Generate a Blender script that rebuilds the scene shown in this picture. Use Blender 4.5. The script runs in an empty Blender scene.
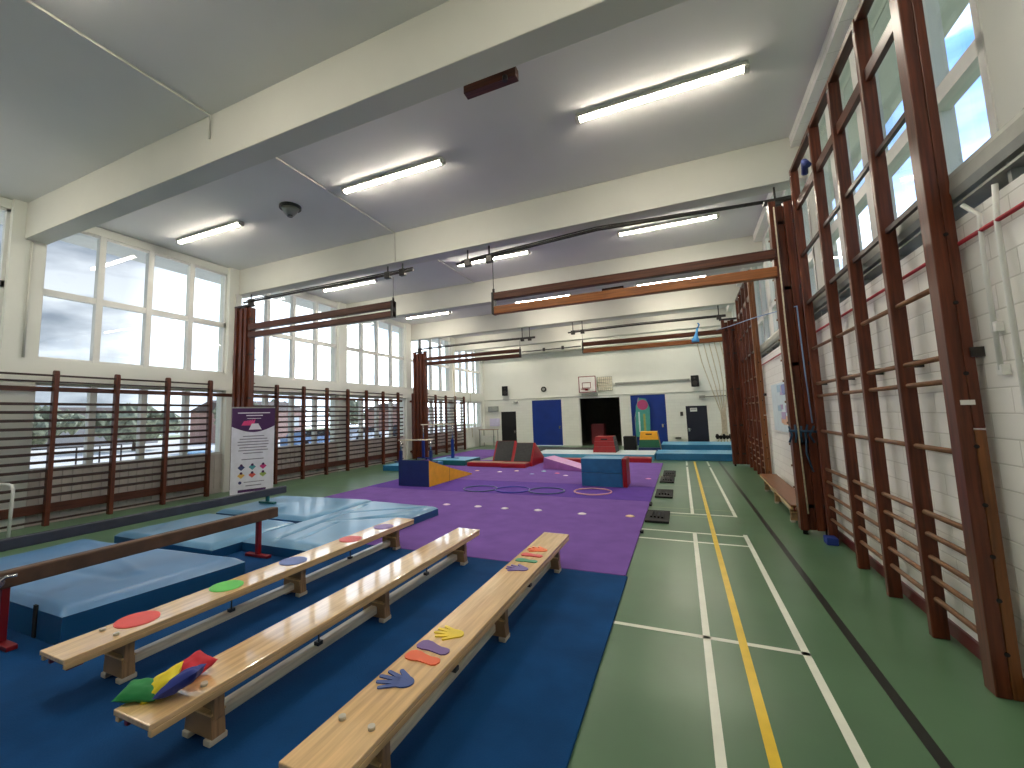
import bpy, math, random
from mathutils import Vector, Matrix, noise
random.seed(7)
COL = bpy.context.scene.collection
PI = math.pi

# ------------------------------------------------------------------ materials
def lin(c):
    return tuple((x / 255 / 12.92) if x / 255 <= 0.04045 else ((x / 255 + 0.055) / 1.055) ** 2.4 for x in c) + (1.0,)

def mat(name, c, rough=0.5, metal=0.0, var=0.06, scale=6.0, stretch=None, bump=0.0, bscale=None, coat=0.0, spec=0.5, dark=None):
    m = bpy.data.materials.new(name); m.use_nodes = True
    nt = m.node_tree; n = nt.nodes; l = nt.links
    b = n["Principled BSDF"]
    b.inputs["Roughness"].default_value = rough
    b.inputs["Metallic"].default_value = metal
    b.inputs["Specular IOR Level"].default_value = spec
    if coat:
        b.inputs["Coat Weight"].default_value = coat
        b.inputs["Coat Roughness"].default_value = 0.06; b.inputs["Coat IOR"].default_value = 2.0
    tc = n.new("ShaderNodeTexCoord"); mp = n.new("ShaderNodeMapping")
    l.new(tc.outputs["Object"], mp.inputs["Vector"])
    if stretch: mp.inputs["Scale"].default_value = stretch
    nz = n.new("ShaderNodeTexNoise"); nz.inputs["Scale"].default_value = scale; nz.inputs["Detail"].default_value = 4
    l.new(mp.outputs["Vector"], nz.inputs["Vector"])
    r = n.new("ShaderNodeValToRGB")
    base = lin(c)
    lo = lin(dark) if dark else tuple(max(0, v * (1 - 2 * var)) for v in base[:3]) + (1,)
    hi = tuple(min(1, v * (1 + 2 * var)) for v in base[:3]) + (1,)
    r.color_ramp.elements[0].position = 0.3; r.color_ramp.elements[0].color = lo
    r.color_ramp.elements[1].position = 0.7; r.color_ramp.elements[1].color = hi
    l.new(nz.outputs["Fac"], r.inputs["Fac"]); l.new(r.outputs["Color"], b.inputs["Base Color"])
    if bump:
        nb = n.new("ShaderNodeTexNoise"); nb.inputs["Scale"].default_value = bscale or scale * 3; nb.inputs["Detail"].default_value = 3
        l.new(mp.outputs["Vector"], nb.inputs["Vector"])
        bp = n.new("ShaderNodeBump"); bp.inputs["Strength"].default_value = bump; bp.inputs["Distance"].default_value = 0.01
        l.new(nb.outputs["Fac"], bp.inputs["Height"]); l.new(bp.outputs["Normal"], b.inputs["Normal"])
    return m

def emis(name, c, s):
    m = bpy.data.materials.new(name); m.use_nodes = True
    b = m.node_tree.nodes["Principled BSDF"]
    b.inputs["Base Color"].default_value = (0.8, 0.8, 0.8, 1)
    b.inputs["Emission Color"].default_value = lin(c); b.inputs["Emission Strength"].default_value = s
    return m

def brick_mat(name, c, mortar, plane, bw=0.44, bh=0.15, bump=0.35):
    m = bpy.data.materials.new(name); m.use_nodes = True
    nt = m.node_tree; n = nt.nodes; l = nt.links; b = n["Principled BSDF"]
    b.inputs["Roughness"].default_value = 0.55
    tc = n.new("ShaderNodeTexCoord"); sp = n.new("ShaderNodeSeparateXYZ"); cb = n.new("ShaderNodeCombineXYZ")
    l.new(tc.outputs["Object"], sp.inputs[0])
    l.new(sp.outputs["Y" if plane == "x" else "X"], cb.inputs["X"]); l.new(sp.outputs["Z"], cb.inputs["Y"])
    br = n.new("ShaderNodeTexBrick"); l.new(cb.outputs[0], br.inputs["Vector"])
    br.inputs["Scale"].default_value = 1; br.inputs["Brick Width"].default_value = bw; br.inputs["Row Height"].default_value = bh
    br.inputs["Mortar Size"].default_value = 0.006; br.inputs["Mortar Smooth"].default_value = 0.6
    a = lin(c); br.inputs["Color1"].default_value = a
    br.inputs["Color2"].default_value = tuple(v * 0.95 for v in a[:3]) + (1,); br.inputs["Mortar"].default_value = lin(mortar)
    l.new(br.outputs["Color"], b.inputs["Base Color"])
    bp = n.new("ShaderNodeBump"); bp.invert = True; bp.inputs["Strength"].default_value = bump; bp.inputs["Distance"].default_value = 0.01
    l.new(br.outputs["Fac"], bp.inputs["Height"]); l.new(bp.outputs["Normal"], b.inputs["Normal"])
    return m

def glass_mat():
    m = bpy.data.materials.new("window_glass"); m.use_nodes = True
    nt = m.node_tree; n = nt.nodes; l = nt.links
    n.remove(n["Principled BSDF"])
    t = n.new("ShaderNodeBsdfTransparent"); t.inputs[0].default_value = (0.95, 0.97, 0.97, 1)
    g = n.new("ShaderNodeBsdfGlossy"); g.inputs["Roughness"].default_value = 0.02
    lw = n.new("ShaderNodeLayerWeight"); lw.inputs["Blend"].default_value = 0.5
    pw = n.new("ShaderNodeMath"); pw.operation = 'POWER'; pw.inputs[1].default_value = 5.0
    l.new(lw.outputs["Facing"], pw.inputs[0])
    f = n.new("ShaderNodeMath"); f.operation = 'MULTIPLY_ADD'; f.inputs[1].default_value = 0.9; f.inputs[2].default_value = 0.035
    l.new(pw.outputs[0], f.inputs[0])
    x = n.new("ShaderNodeMixShader")
    l.new(f.outputs[0], x.inputs[0]); l.new(t.outputs[0], x.inputs[1]); l.new(g.outputs[0], x.inputs[2])
    l.new(x.outputs[0], n["Material Output"].inputs[0])
    return m

M = dict(
    floor=mat("floor_green", (80, 112, 84), 0.3, var=0.05, scale=1.2, bump=0.04, bscale=3, spec=0.5),
    white_line=mat("line_white", (225, 228, 215), 0.35, var=0.03),
    yellow_line=mat("line_yellow", (225, 190, 40), 0.35, var=0.04),
    black_line=mat("line_black", (22, 26, 22), 0.35, var=0.05),
    faint_line=mat("line_faint", (130, 150, 115), 0.35, var=0.05),
    ceiling=mat("ceiling_paint", (220, 219, 217), 0.9, var=0.02, scale=0.6),
    beam=mat("beam_paint", (208, 207, 198), 0.8, var=0.02, scale=0.8),
    plaster=mat("plaster_cream", (226, 227, 219), 0.8, var=0.02, scale=0.7),
    panel=mat("wall_panel", (196, 194, 186), 0.6, var=0.03),
    frame=mat("frame_white", (218, 218, 214), 0.45, var=0.02),
    brick=brick_mat("white_brick", (236, 234, 228), (208, 205, 198), "x"),
    brick_back=brick_mat("white_brick_back", (224, 225, 217), (210, 210, 202), "y", bump=0.2),
    glass=glass_mat(),
    brown=mat("stained_wood", (88, 42, 24), 0.38, var=0.22, scale=3, stretch=(14, 14, 0.8), spec=0.4),
    brown_h=mat("stained_wood_lengthwise", (72, 36, 22), 0.38, var=0.2, scale=3, stretch=(14, 0.8, 14), spec=0.4),
    brown_x=mat("stained_wood_crosswise", (78, 42, 26), 0.4, var=0.2, scale=3, stretch=(0.8, 14, 14), spec=0.4),
    amber=mat("golden_brown_wood", (138, 82, 38), 0.4, var=0.15, scale=3, stretch=(0.8, 14, 14)),
    amber_v=mat("golden_brown_post", (112, 66, 30), 0.4, var=0.2, scale=3, stretch=(14, 14, 0.8)),
    rung=mat("worn_rung", (116, 78, 48), 0.45, var=0.2, scale=5, stretch=(14, 1, 14)),
    dark_rung=mat("dark_rung", (48, 26, 20), 0.45, var=0.15, scale=5, stretch=(14, 1, 14)),  # darkened brown gives the rungs their backlit look
    pine=mat("varnished_pine", (230, 190, 134), 0.2, var=0.08, scale=2.5, stretch=(16, 0.9, 16), coat=1.0, spec=0.5),
    pine_side=mat("pine_edge", (214, 176, 122), 0.35, var=0.12, scale=3, stretch=(12, 0.9, 12)),
    pine_leg=mat("bench_leg_wood", (146, 114, 80), 0.4, var=0.15, scale=4, stretch=(2, 12, 1)),
    pine_rail=mat("bench_rail", (236, 222, 194), 0.22, var=0.1, scale=3, stretch=(12, 0.9, 12), coat=0.3),
    steel=mat("dark_steel", (62, 60, 58), 0.4, 0.6, var=0.1),
    chrome=mat("chrome", (200, 200, 200), 0.15, 1.0, var=0.02),
    grey_metal=mat("grey_trunking", (150, 152, 145), 0.4, 0.3, var=0.05),
    rubber=mat("pale_rubber", (190, 182, 166), 0.7, var=0.05),
    black=mat("black_plastic", (13, 13, 16), 0.8, var=0.1),
    charcoal=mat("charcoal_carpet", (56, 58, 58), 0.85, var=0.1, scale=20),
    blue_carpet=mat("blue_carpet", (10, 62, 112), 0.95, var=0.10, scale=2.2, bump=0.3, bscale=90, spec=0.2),
    purple=mat("purple_carpet", (112, 80, 154), 0.95, var=0.05, scale=3, bump=0.3, bscale=90, spec=0.2),
    purple_dark=mat("purple_carpet_other_pile", (92, 62, 150), 0.95, var=0.05, scale=3, bump=0.3, bscale=90, spec=0.2),
    vinyl_blue=mat("blue_vinyl", (84, 128, 174), 0.36, var=0.05, scale=2, bump=0.05, bscale=2.5, spec=0.6, coat=0.0),  # base colour lightened to carry the diffuse sheen on the mat
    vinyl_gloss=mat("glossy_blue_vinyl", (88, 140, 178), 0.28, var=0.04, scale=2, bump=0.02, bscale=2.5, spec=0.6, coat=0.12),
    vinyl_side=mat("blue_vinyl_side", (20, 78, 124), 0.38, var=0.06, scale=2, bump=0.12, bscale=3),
    sky_vinyl=mat("light_blue_vinyl", (84, 160, 200), 0.35, var=0.04),
    mid_vinyl=mat("mid_blue_vinyl", (38, 108, 156), 0.4, var=0.06, bump=0.15, bscale=5),
    navy=mat("navy_vinyl", (24, 42, 98), 0.4, var=0.06),
    yellow_vinyl=mat("yellow_vinyl", (236, 168, 20), 0.4, var=0.04),
    red_vinyl=mat("red_vinyl", (152, 10, 24), 0.4, var=0.06),
    white_vinyl=mat("pale_vinyl", (205, 220, 228), 0.4, var=0.03),
    plum=mat("purple_vinyl", (150, 92, 160), 0.45, var=0.05),
    beam_dark=mat("dark_suede_beam", (48, 52, 64), 0.7, var=0.1),
    beam_brown=mat("brown_suede_beam", (84, 58, 40), 0.6, var=0.14, scale=8),
    red_metal=mat("red_enamel", (122, 14, 22), 0.35, var=0.06),
    teal=mat("teal_enamel", (16, 90, 92), 0.4, var=0.06),
    white_metal=mat("white_enamel", (222, 222, 218), 0.3, var=0.02),
    door_blue=mat("door_blue", (8, 46, 128), 0.4, var=0.05, scale=2),
    door_dark=mat("door_navy_black", (12, 16, 38), 0.45, var=0.05),
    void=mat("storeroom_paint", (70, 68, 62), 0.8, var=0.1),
    red_stripe=mat("red_cable_duct", (168, 34, 48), 0.5, var=0.05),
    base_red=mat("oxblood_skirting", (92, 26, 28), 0.4, var=0.08),
    lamp=emis("lamp_diffuser", (255, 245, 226), 76.0),
    lamp_body=mat("lamp_body", (200, 198, 190), 0.5, var=0.03),
    grass=mat("outside_grass", (170, 180, 140), 0.95, var=0.2, scale=0.6),  # grass colour lightened to look overexposed through the windows
    paving=mat("outside_paving", (240, 238, 234), 0.9, var=0.06, scale=0.5),  # near white stands in for overexposed ground
    leaf=mat("tree_leaves", (146, 150, 124), 0.9, var=0.3, scale=3),  # outdoor haze is mixed into this paler leaf colour
    bark=mat("tree_bark", (96, 80, 64), 0.9, var=0.2),
    ribbed=mat("ribbed_panel", (202, 194, 188), 0.6, var=0.04),
    house_brick=mat("house_brick", (196, 160, 146), 0.9, var=0.1, scale=8),
    roof=mat("house_roof", (110, 98, 92), 0.8, var=0.1),
    rope=mat("hemp_rope", (196, 186, 160), 0.8, var=0.12, scale=30),
    blue_cord=mat("pale_blue_cord", (120, 150, 190), 0.6, var=0.05),
)
def plain(c, r=0.6): 
    k = "plain_%d_%d_%d" % c
    return bpy.data.materials.get(k) or mat(k, c, r, var=0.04)

# ------------------------------------------------------------------ mesh helpers
class MB:
    def __init__(s): s.v = []; s.f = []; s.m = []; s.sm = []
    def add(s, vs, fs, mi=0, smooth=False):
        o = len(s.v); s.v += [Vector(v) for v in vs]
        for f in fs: s.f.append([o + i for i in f]); s.m.append(mi); s.sm.append(smooth)
        return s
    def box(s, x0, x1, y0, y1, z0, z1, mi=0, T=None):
        vs = [Vector((x, y, z)) for z in (z0, z1) for y in (y0, y1) for x in (x0, x1)]
        if T: vs = [T @ v for v in vs]
        return s.add(vs, [(0, 2, 3, 1), (4, 5, 7, 6), (0, 1, 5, 4), (2, 6, 7, 3), (0, 4, 6, 2), (1, 3, 7, 5)], mi)
    def prism(s, poly, axis, a, b, mi=0, T=None):
        # polygon in the two other axes, extruded along axis from a to b
        def P(p, t):
            if axis == 'x': return Vector((t, p[0], p[1]))
            if axis == 'y': return Vector((p[0], t, p[1]))
            return Vector((p[0], p[1], t))
        n = len(poly); vs = [P(p, a) for p in poly] + [P(p, b) for p in poly]
        if T: vs = [T @ v for v in vs]
        fs = [tuple(range(n)), tuple(range(2 * n - 1, n - 1, -1))]
        fs += [(i, i + n, (i + 1) % n + n, (i + 1) % n) for i in range(n)]
        return s.add(vs, fs, mi)
    def tube(s, pts, r, n=8, mi=0, closed=False, cap=True):
        pts = [Vector(p) for p in pts]; rings = []; L = len(pts); o = len(s.v)
        up = None
        for i, p in enumerate(pts):
            if closed: d = pts[(i + 1) % L] - pts[i - 1]
            else: d = pts[min(i + 1, L - 1)] - pts[max(i - 1, 0)]
            d.normalize()
            if up is None:
                up = Vector((0, 0, 1)) if abs(d.z) < 0.9 else Vector((1, 0, 0))
            a = d.cross(up).normalized(); b2 = a.cross(d).normalized(); up = b2
            rr = r[i] if isinstance(r, (list, tuple)) else r
            for k in range(n):
                t = 2 * PI * k / n
                s.v.append(p + a * (rr * math.cos(t)) + b2 * (rr * math.sin(t)))
        for i in range(L if closed else L - 1):
            j = (i + 1) % L
            for k in range(n):
                k2 = (k + 1) % n
                s.f.append([o + i * n + k, o + j * n + k, o + j * n + k2, o + i * n + k2]); s.m.append(mi); s.sm.append(True)
        if not closed and cap:
            s.f.append([o + k for k in range(n)]); s.m.append(mi); s.sm.append(False)
            s.f.append([o + (L - 1) * n + k for k in reversed(range(n))]); s.m.append(mi); s.sm.append(False)
        return s
    def cyl(s, c, r, h, axis='z', n=20, mi=0, r2=None):
        c = Vector(c); d = {'x': Vector((1, 0, 0)), 'y': Vector((0, 1, 0)), 'z': Vector((0, 0, 1))}[axis]
        return s.tube([c, c + d * h], [r, r2 if r2 is not None else r], n, mi)
    def quad(s, a, b, c, d, mi=0): return s.add([a, b, c, d], [(0, 1, 2, 3)], mi)
    def build(s, name, mats, parent=None, origin=None, bevel=0.0, seg=2, T=None):
        org = Vector(origin) if origin is not None else Vector((0, 0, 0))
        if parent is not None and origin is None:
            org = Vector(parent.get("_org", (0, 0, 0)))
        me = bpy.data.meshes.new(name)
        me.from_pydata([tuple(v - org) for v in s.v], [], s.f)
        if not isinstance(mats, (list, tuple)): mats = [mats]
        for m in mats: me.materials.append(M[m] if isinstance(m, str) else m)
        for p, mi, sm in zip(me.polygons, s.m, s.sm): p.material_index = mi; p.use_smooth = sm
        me.update()
        o = bpy.data.objects.new(name, me); COL.objects.link(o)
        if parent is not None:
            o.parent = parent; o["_org"] = tuple(org)
        else:
            o.location = org; o["_org"] = tuple(org)
        if bevel:
            b = o.modifiers.new("edge", "BEVEL"); b.width = bevel; b.segments = seg; b.limit_method = 'ANGLE'; b.angle_limit = 0.7
        return o

def tag(o, label, cat, group=None, kind=None):
    o["label"] = label; o["category"] = cat
    if group: o["group"] = group
    if kind: o["kind"] = kind
    return o
def thing(name, loc, label, cat, group=None, rz=0):
    o = bpy.data.objects.new(name, None); COL.objects.link(o); o.empty_display_size = 0.1
    o.location = loc; o.rotation_euler.z = rz; o["_org"] = tuple(loc) if not rz else (0.0, 0.0, 0.0)
    return tag(o, label, cat, group)
def struct(o, label=None):
    o["kind"] = "structure"
    if label: o["label"] = label
    return o
def copy_tree(o, parent=None):
    c = o.copy(); COL.objects.link(c)
    if parent is not None: c.parent = parent
    for ch in list(o.children): copy_tree(ch, c)
    return c

# ------------------------------------------------------------------ the room shell
XL, YB, ZC = -10.6, 23.6, 5.8          # left glazing line, back wall, ceiling height
YF = -3.5
TH = 0.0155                             # the right wall runs out slightly towards the back
RW = Matrix.Translation((1.66, 0, 0)) @ Matrix.Rotation(-TH, 4, 'Z')
def place_right(o):
    o.location = (1.66, 0, 0); o.rotation_euler.z = -TH; return o

# floor with its painted court lines
f = MB(); f.box(-10.9, 2.4, YF, YB + 0.2, -0.2, 0.0, 0)
def ln(x0, x1, y0, y1, mi, z=0.0015): f.quad((x0, y0, z), (x1, y0, z), (x1, y1, z), (x0, y1, z), mi)
ln(0.035, 0.085, 0.3, 7.03, 1); ln(0.035, 0.085, 8.25, 14.9, 1); ln(0.035, 0.085, 15.3, 16.6, 1)
ln(0.655, 0.705, 0.3, 7.10, 1); ln(0.655, 0.705, 8.2, 14.9, 1); ln(0.655, 0.705, 15.3, 16.6, 1)
ln(-0.66, 0.70, 6.98, 7.03, 1); ln(-0.66, 0.70, 6.51, 6.56, 1); ln(-0.66, 0.70, 3.86, 3.91, 1)
ln(-0.66, 0.70, 8.62, 8.66, 4); ln(-0.66, 0.70, 8.22, 8.27, 1); ln(-0.45, 0.31, 8.02, 8.07, 4)
ln(-0.60, 0.70, 11.2, 11.24, 4); ln(-0.60, 0.08, 13.9, 13.94, 4)
ln(0.27, 0.325, 0.3, 16.6, 2, 0.003); ln(1.0, 1.06, 0.3, 16.6, 3, 0.002)
ln(-9.6, -9.55, 1.0, 20, 4)
ln(-9.0, -7.4, 8.9, 8.95, 4); ln(-9.0, -7.6, 10.9, 10.95, 4)
struct(f.build("floor", ["floor", "white_line", "yellow_line", "black_line", "faint_line"]), "green sports hall floor with painted court lines")

struct(MB().box(-11.0, 2.6, YF, YB + 0.3, ZC, ZC + 0.25).build("ceiling", "ceiling"), "flat grey painted ceiling")

# concrete beams across the ceiling
tn = 0
BEAMS = [-0.6, 3.45, 7.66, 11.8, 15.95, 20.0]
for y in BEAMS:
    tn += 1
    struct(MB().box(-10.75, 2.15, y, y + 0.32, 5.12, ZC).build("trim_%d" % tn, "beam", bevel=0.01), "cream ceiling beam crossing the hall")
tn += 1
struct(MB().box(-10.75, 2.15, 22.9, YB, 5.12, ZC).build("trim_%d" % tn, "beam", bevel=0.01), "cream ceiling beam against the back wall")

# left wall: solid lower strip, piers and band, with openings for the glazing
BAYS = [(-3.4, -0.75), (-0.3, 3.28), (3.75, 7.4), (7.75, 11.45), (11.85, 15.5), (15.9, 19.6), (20.0, 23.3)]
w = MB()
w.box(-10.8, -10.58, YF, 20.75, 0, 0.95, 1)
w.box(-10.84, -10.49, YF, YB, 2.55, 2.98)
w.box(-10.84, -10.58, YF, YB, 5.62, ZC - 0.01)
prev = YF
for (a, b) in BAYS:
    w.box(-10.88, -10.50, prev, a, 0, ZC); prev = b
w.box(-10.88, -10.50, prev, YB, 0, ZC)
k = YF
while k < 20.6:                                  # shallow vertical ribs of the panelling under the sill
    w.box(-10.58, -10.565, k, k + 0.03, 0.12, 0.93, 1); k += 0.155
struct(w.build("wall_left", ["plaster", "ribbed"]), "cream wall with tall glazing above and ribbed panelling below")

wn = 0
def glazing(a, b, z0, z1, mull, transom, x=-10.66, low=False):
    """one window: frame, mullions, transom and its panes"""
    global wn
    wn += 1
    m = MB(); t = 0.05
    m.box(x - 0.05, x + 0.05, a, a + t, z0, z1); m.box(x - 0.05, x + 0.05, b - t, b, z0, z1)
    m.box(x - 0.05, x + 0.05, a, b, z0, z0 + t); m.box(x - 0.05, x + 0.05, a, b, z1 - t, z1)
    for q in mull: m.box(x - 0.06, x + 0.07, q - 0.055, q + 0.055, z0, z1)
    if transom: m.box(x - 0.05, x + 0.05, a, b, transom - 0.06, transom + 0.06)
    o = struct(m.build("window_%d" % wn, "frame"), "white framed window")
    MB().box(x - 0.006, x + 0.006, a + 0.02, b - 0.02, z0 + 0.02, z1 - 0.02).build("pane", "glass", o)
    return o
for i, (a, b) in enumerate(BAYS):
    n = 4 if b - a > 3 else 3
    step = (b - a) / n; mu = [a + step * q for q in range(1, n)]
    glazing(a, b, 2.98, 5.62, mu, 4.25)
    if i < 6: glazing(a, b, 0.95, 2.55, mu, 2.05 if i in (0, 1) else None)
# glazed white doors at the far end of the left wall
w = MB()
w.box(-10.66, -10.56, 20.75, 23.3, 0, 0.1); w.box(-10.66, -10.56, 20.75, 23.3, 2.45, 2.55)
for q in (20.75, 21.55, 22.35, 23.2): w.box(-10.66, -10.56, q, q + 0.1, 0, 2.5)
w.box(-10.64, -10.58, 20.8, 23.2, 0.1, 1.0); w.box(-10.65, -10.57, 20.8, 23.2, 1.0, 1.1)
d = struct(w.build("door_1", "frame"), "white glazed double doors at the far end of the left wall")
MB().box(-10.615, -10.605, 20.8, 23.2, 1.1, 2.45).build("pane", "glass", d)
MB().box(-10.56, -10.53, 21.5, 21.53, 1.0, 1.25).build("door_handle", "chrome", d)
w = MB()                                          # conduit on the pier by the near window
w.tube([(-10.48, 3.55, 2.98), (-10.48, 3.55, 5.1)], 0.02); w.tube([(-10.48, 7.55, 2.98), (-10.48, 7.55, 5.1)], 0.02)
tn += 1; struct(w.build("trim_%d" % tn, "beam"), "white conduits on the piers")

# back wall with its openings
w = MB()
def bw(x0, x1, z0, z1, mi=0): w.box(x0, x1, YB, YB + 0.3, z0, z1, mi)
HO = [(-9.46, -8.55, 1.92), (-7.58, -5.90, 2.5), (-4.92, -2.82, 2.5), (-2.30, -0.66, 2.55), (0.23, 1.15, 1.92)]
px = -10.9
for (a, b, h) in HO:
    bw(px, a, 0, 2.6, 1); bw(a, b, h, 2.6, 1); px = b
bw(px, 2.5, 0, 2.6, 1); bw(-10.9, 2.5, 2.6, ZC, 0)
w.box(-10.5, 2.05, YB - 0.03, YB, 2.60, 2.66, 0)
w.box(-10.5, 2.05, YB - 0.04, YB - 0.03, 2.60, 2.615, 2)
struct(w.build("wall_back", ["plaster", "brick_back", "grey_metal"]), "back wall, cream plaster above painted brick")
w = MB(); w.box(-4.95, -2.79, YB - 0.02, YB + 0.1, 2.5, 2.57); w.box(-4.97, -4.9, YB - 0.02, YB + 0.1, 0, 2.57); w.box(-2.84, -2.77, YB - 0.02, YB + 0.1, 0, 2.57)
tn += 1; struct(w.build("trim_%d" % tn, "frame"), "white frame around the storeroom opening")
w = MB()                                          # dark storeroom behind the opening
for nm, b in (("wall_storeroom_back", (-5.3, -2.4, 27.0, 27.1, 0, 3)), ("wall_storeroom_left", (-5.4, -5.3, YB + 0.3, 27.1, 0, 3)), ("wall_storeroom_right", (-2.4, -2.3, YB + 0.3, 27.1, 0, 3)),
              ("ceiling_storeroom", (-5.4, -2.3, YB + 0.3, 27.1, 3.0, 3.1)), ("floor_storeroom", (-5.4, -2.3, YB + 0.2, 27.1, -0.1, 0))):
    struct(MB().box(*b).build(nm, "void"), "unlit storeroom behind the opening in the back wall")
dn = 1
def door(a, b, h, m, label, hx, extra=None):
    global dn
    dn += 1
    q = MB(); q.box(a, b, YB + 0.02, YB + 0.07, 0.01, h)
    o = struct(q.build("door_%d" % dn, m, bevel=0.004), label)
    r = MB(); r.box(hx - 0.04, hx + 0.04, YB - 0.01, YB + 0.02, h * 0.36, h * 0.36 + 0.16); r.tube([(hx, YB - 0.04, h * 0.42), (hx + 0.1, YB - 0.04, h * 0.42)], 0.012)
    r.build("door_handle", "chrome", o)
    return o
door(-9.46, -8.55, 1.92, "black", "black door at the left end of the back wall", -8.65)
o = door(-7.58, -5.90, 2.5, "door_blue", "tall blue door left of the storeroom opening", -6.05)
door(-2.30, -0.66, 2.55, "door_blue", "tall blue door right of the storeroom opening", -0.85)
o = door(0.23, 1.15, 1.92, "door_dark", "dark navy door at the right end of the back wall", 0.32)
q = MB(); q.box(0.42, 0.72, YB - 0.0, YB + 0.02, 1.65, 1.82); q.box(0.45, 0.69, YB - 0.003, YB, 1.72, 1.735, 1); q.box(0.45, 0.69, YB - 0.003, YB, 1.76, 1.78, 1)
q.build("door_sign", ["white_metal", "steel"], o)

# front wall (behind the camera) closes the room
struct(MB().box(-10.9, 2.5, YF - 0.2, YF, 0, ZC).build("wall_front", "plaster"))

# right wall, local frame: x 0 is the brick face, -x is into the room
def rbuild(m, name, mats, parent=None, bevel=0):
    o = m.build(name, mats, None, bevel=bevel)
    if parent is not None: o.parent = parent
    else: place_right(o)
    return o
RB = [(-0.3, 3.28), (3.63, 7.4), (7.75, 11.45), (11.85, 15.5), (15.9, 19.6), (20.0, 23.3)]
w = MB(); w.box(0, 0.35, YF, YB, 0, 2.9); w.box(0, 0.35, YF, YB, 5.62, ZC)
prev = YF
for (a, b) in RB: w.box(0.17, 0.35, prev, a, 2.9, 5.62, 1); prev = b
w.box(0.17, 0.35, prev, YB, 2.9, 5.62, 1)
struct(rbuild(w, "wall_right", ["brick", "plaster"]), "white painted brick wall under high windows")
for (a, b) in RB:
    wn += 1; m = MB(); x = 0.22; n = 4; step = (b - a) / n
    m.box(x - 0.06, x + 0.06, a, a + 0.06, 2.9, 5.62); m.box(x - 0.06, x + 0.06, b - 0.06, b, 2.9, 5.62)
    m.box(x - 0.06, x + 0.06, a, b, 2.9, 2.95); m.box(x - 0.06, x + 0.06, a, b, 5.54, 5.62)
    m.box(x - 0.06, x + 0.06, a, b, 3.92, 4.04)
    for q in range(1, n): y = a + step * q - 0.18 * (q == 1); m.box(x - 0.07, x + 0.08, y - 0.09, y + 0.09, 2.9, 5.62)
    o = struct(rbuild(m, "window_%d" % wn, "frame"), "high white framed window above the right brick wall")
    rbuild(MB().box(x - 0.006, x + 0.006, a + 0.02, b - 0.02, 2.92, 5.6), "pane", "glass", o)
struct(rbuild(MB().box(-0.02, 0, YF, YB, 0, 0.10), "baseboard_right", "base_red"), "dark red skirting along the right wall")
w = MB()
w.prism([(-0.03, 3.02), (-0.045, 3.07), (-0.035, 3.16), (0.0, 3.22), (0.10, 3.23), (0.15, 3.19), (0.15, 3.02)], 'y', YF, 22)
w.box(-0.03, 0.13, YF, 22, 2.97, 2.985)
k = YF
while k < 22: w.box(0.0, 0.12, k, k + 0.03, 2.9, 3.03); k += 0.75
# prism with axis y takes (x, z)
o = tag(rbuild(w, "heating_trunking", "grey_metal"), "long grey metal trunking running under the right hand high windows", "trunking")
o = tag(rbuild(MB().tube([(-0.03, YF, 2.73), (-0.03, 17, 2.73)], 0.013), "red_pipe", "red_stripe"), "thin red pipe running along the white brick wall below the grey trunking", "pipe")
w = MB(); w.tube([(-0.03, 3.52, 1.9), (-0.03, 3.52, 2.6), (-0.03, 3.50, 2.82), (-0.05, 3.6, 2.93)], 0.013)
w.tube([(-0.03, 3.36, 0.9), (-0.03, 3.36, 2.7), (-0.03, 3.33, 2.93)], 0.014)
o = tag(rbuild(w, "wall_conduit", "white_metal"), "pair of white conduits dropping down the brick wall beside the nearest climbing frame post", "conduit")
for (y, z) in ((3.52, 1.9), (3.36, 1.72), (3.52, 2.15), (3.36, 1.35)):
    rbuild(MB().box(-0.04, 0, y - 0.025, y + 0.025, z - 0.03, z + 0.03), "junction_box", "white_metal", o, bevel=0.005)
    o.children[-1]["_x"] = 0

# notice board on the right wall between the stacks
nb = thing("notice_board", (1.66, 0, 0), "pale poster board with blue and orange shapes on the brick wall above the low bench", "notice board", rz=-TH)
rbuild(MB().box(-0.03, 0, 8.6, 11.2, 1.25, 2.2), "board", "white_vinyl", nb, bevel=0.004)
w = MB(); random.seed(3)
cs = [(120, 136, 190), (224, 180, 150), (160, 190, 210), (180, 160, 196)]
for i in range(16):
    y = 8.8 + random.random() * 1.5; z = 1.35 + random.random() * 0.7
    w.box(-0.034 - i * 0.0004, -0.03, y, y + 0.15 + random.random() * 0.25, z, z + 0.08 + random.random() * 0.1, i % 4)
rbuild(w, "poster_artwork", [plain(c) for c in cs], nb)

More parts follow.
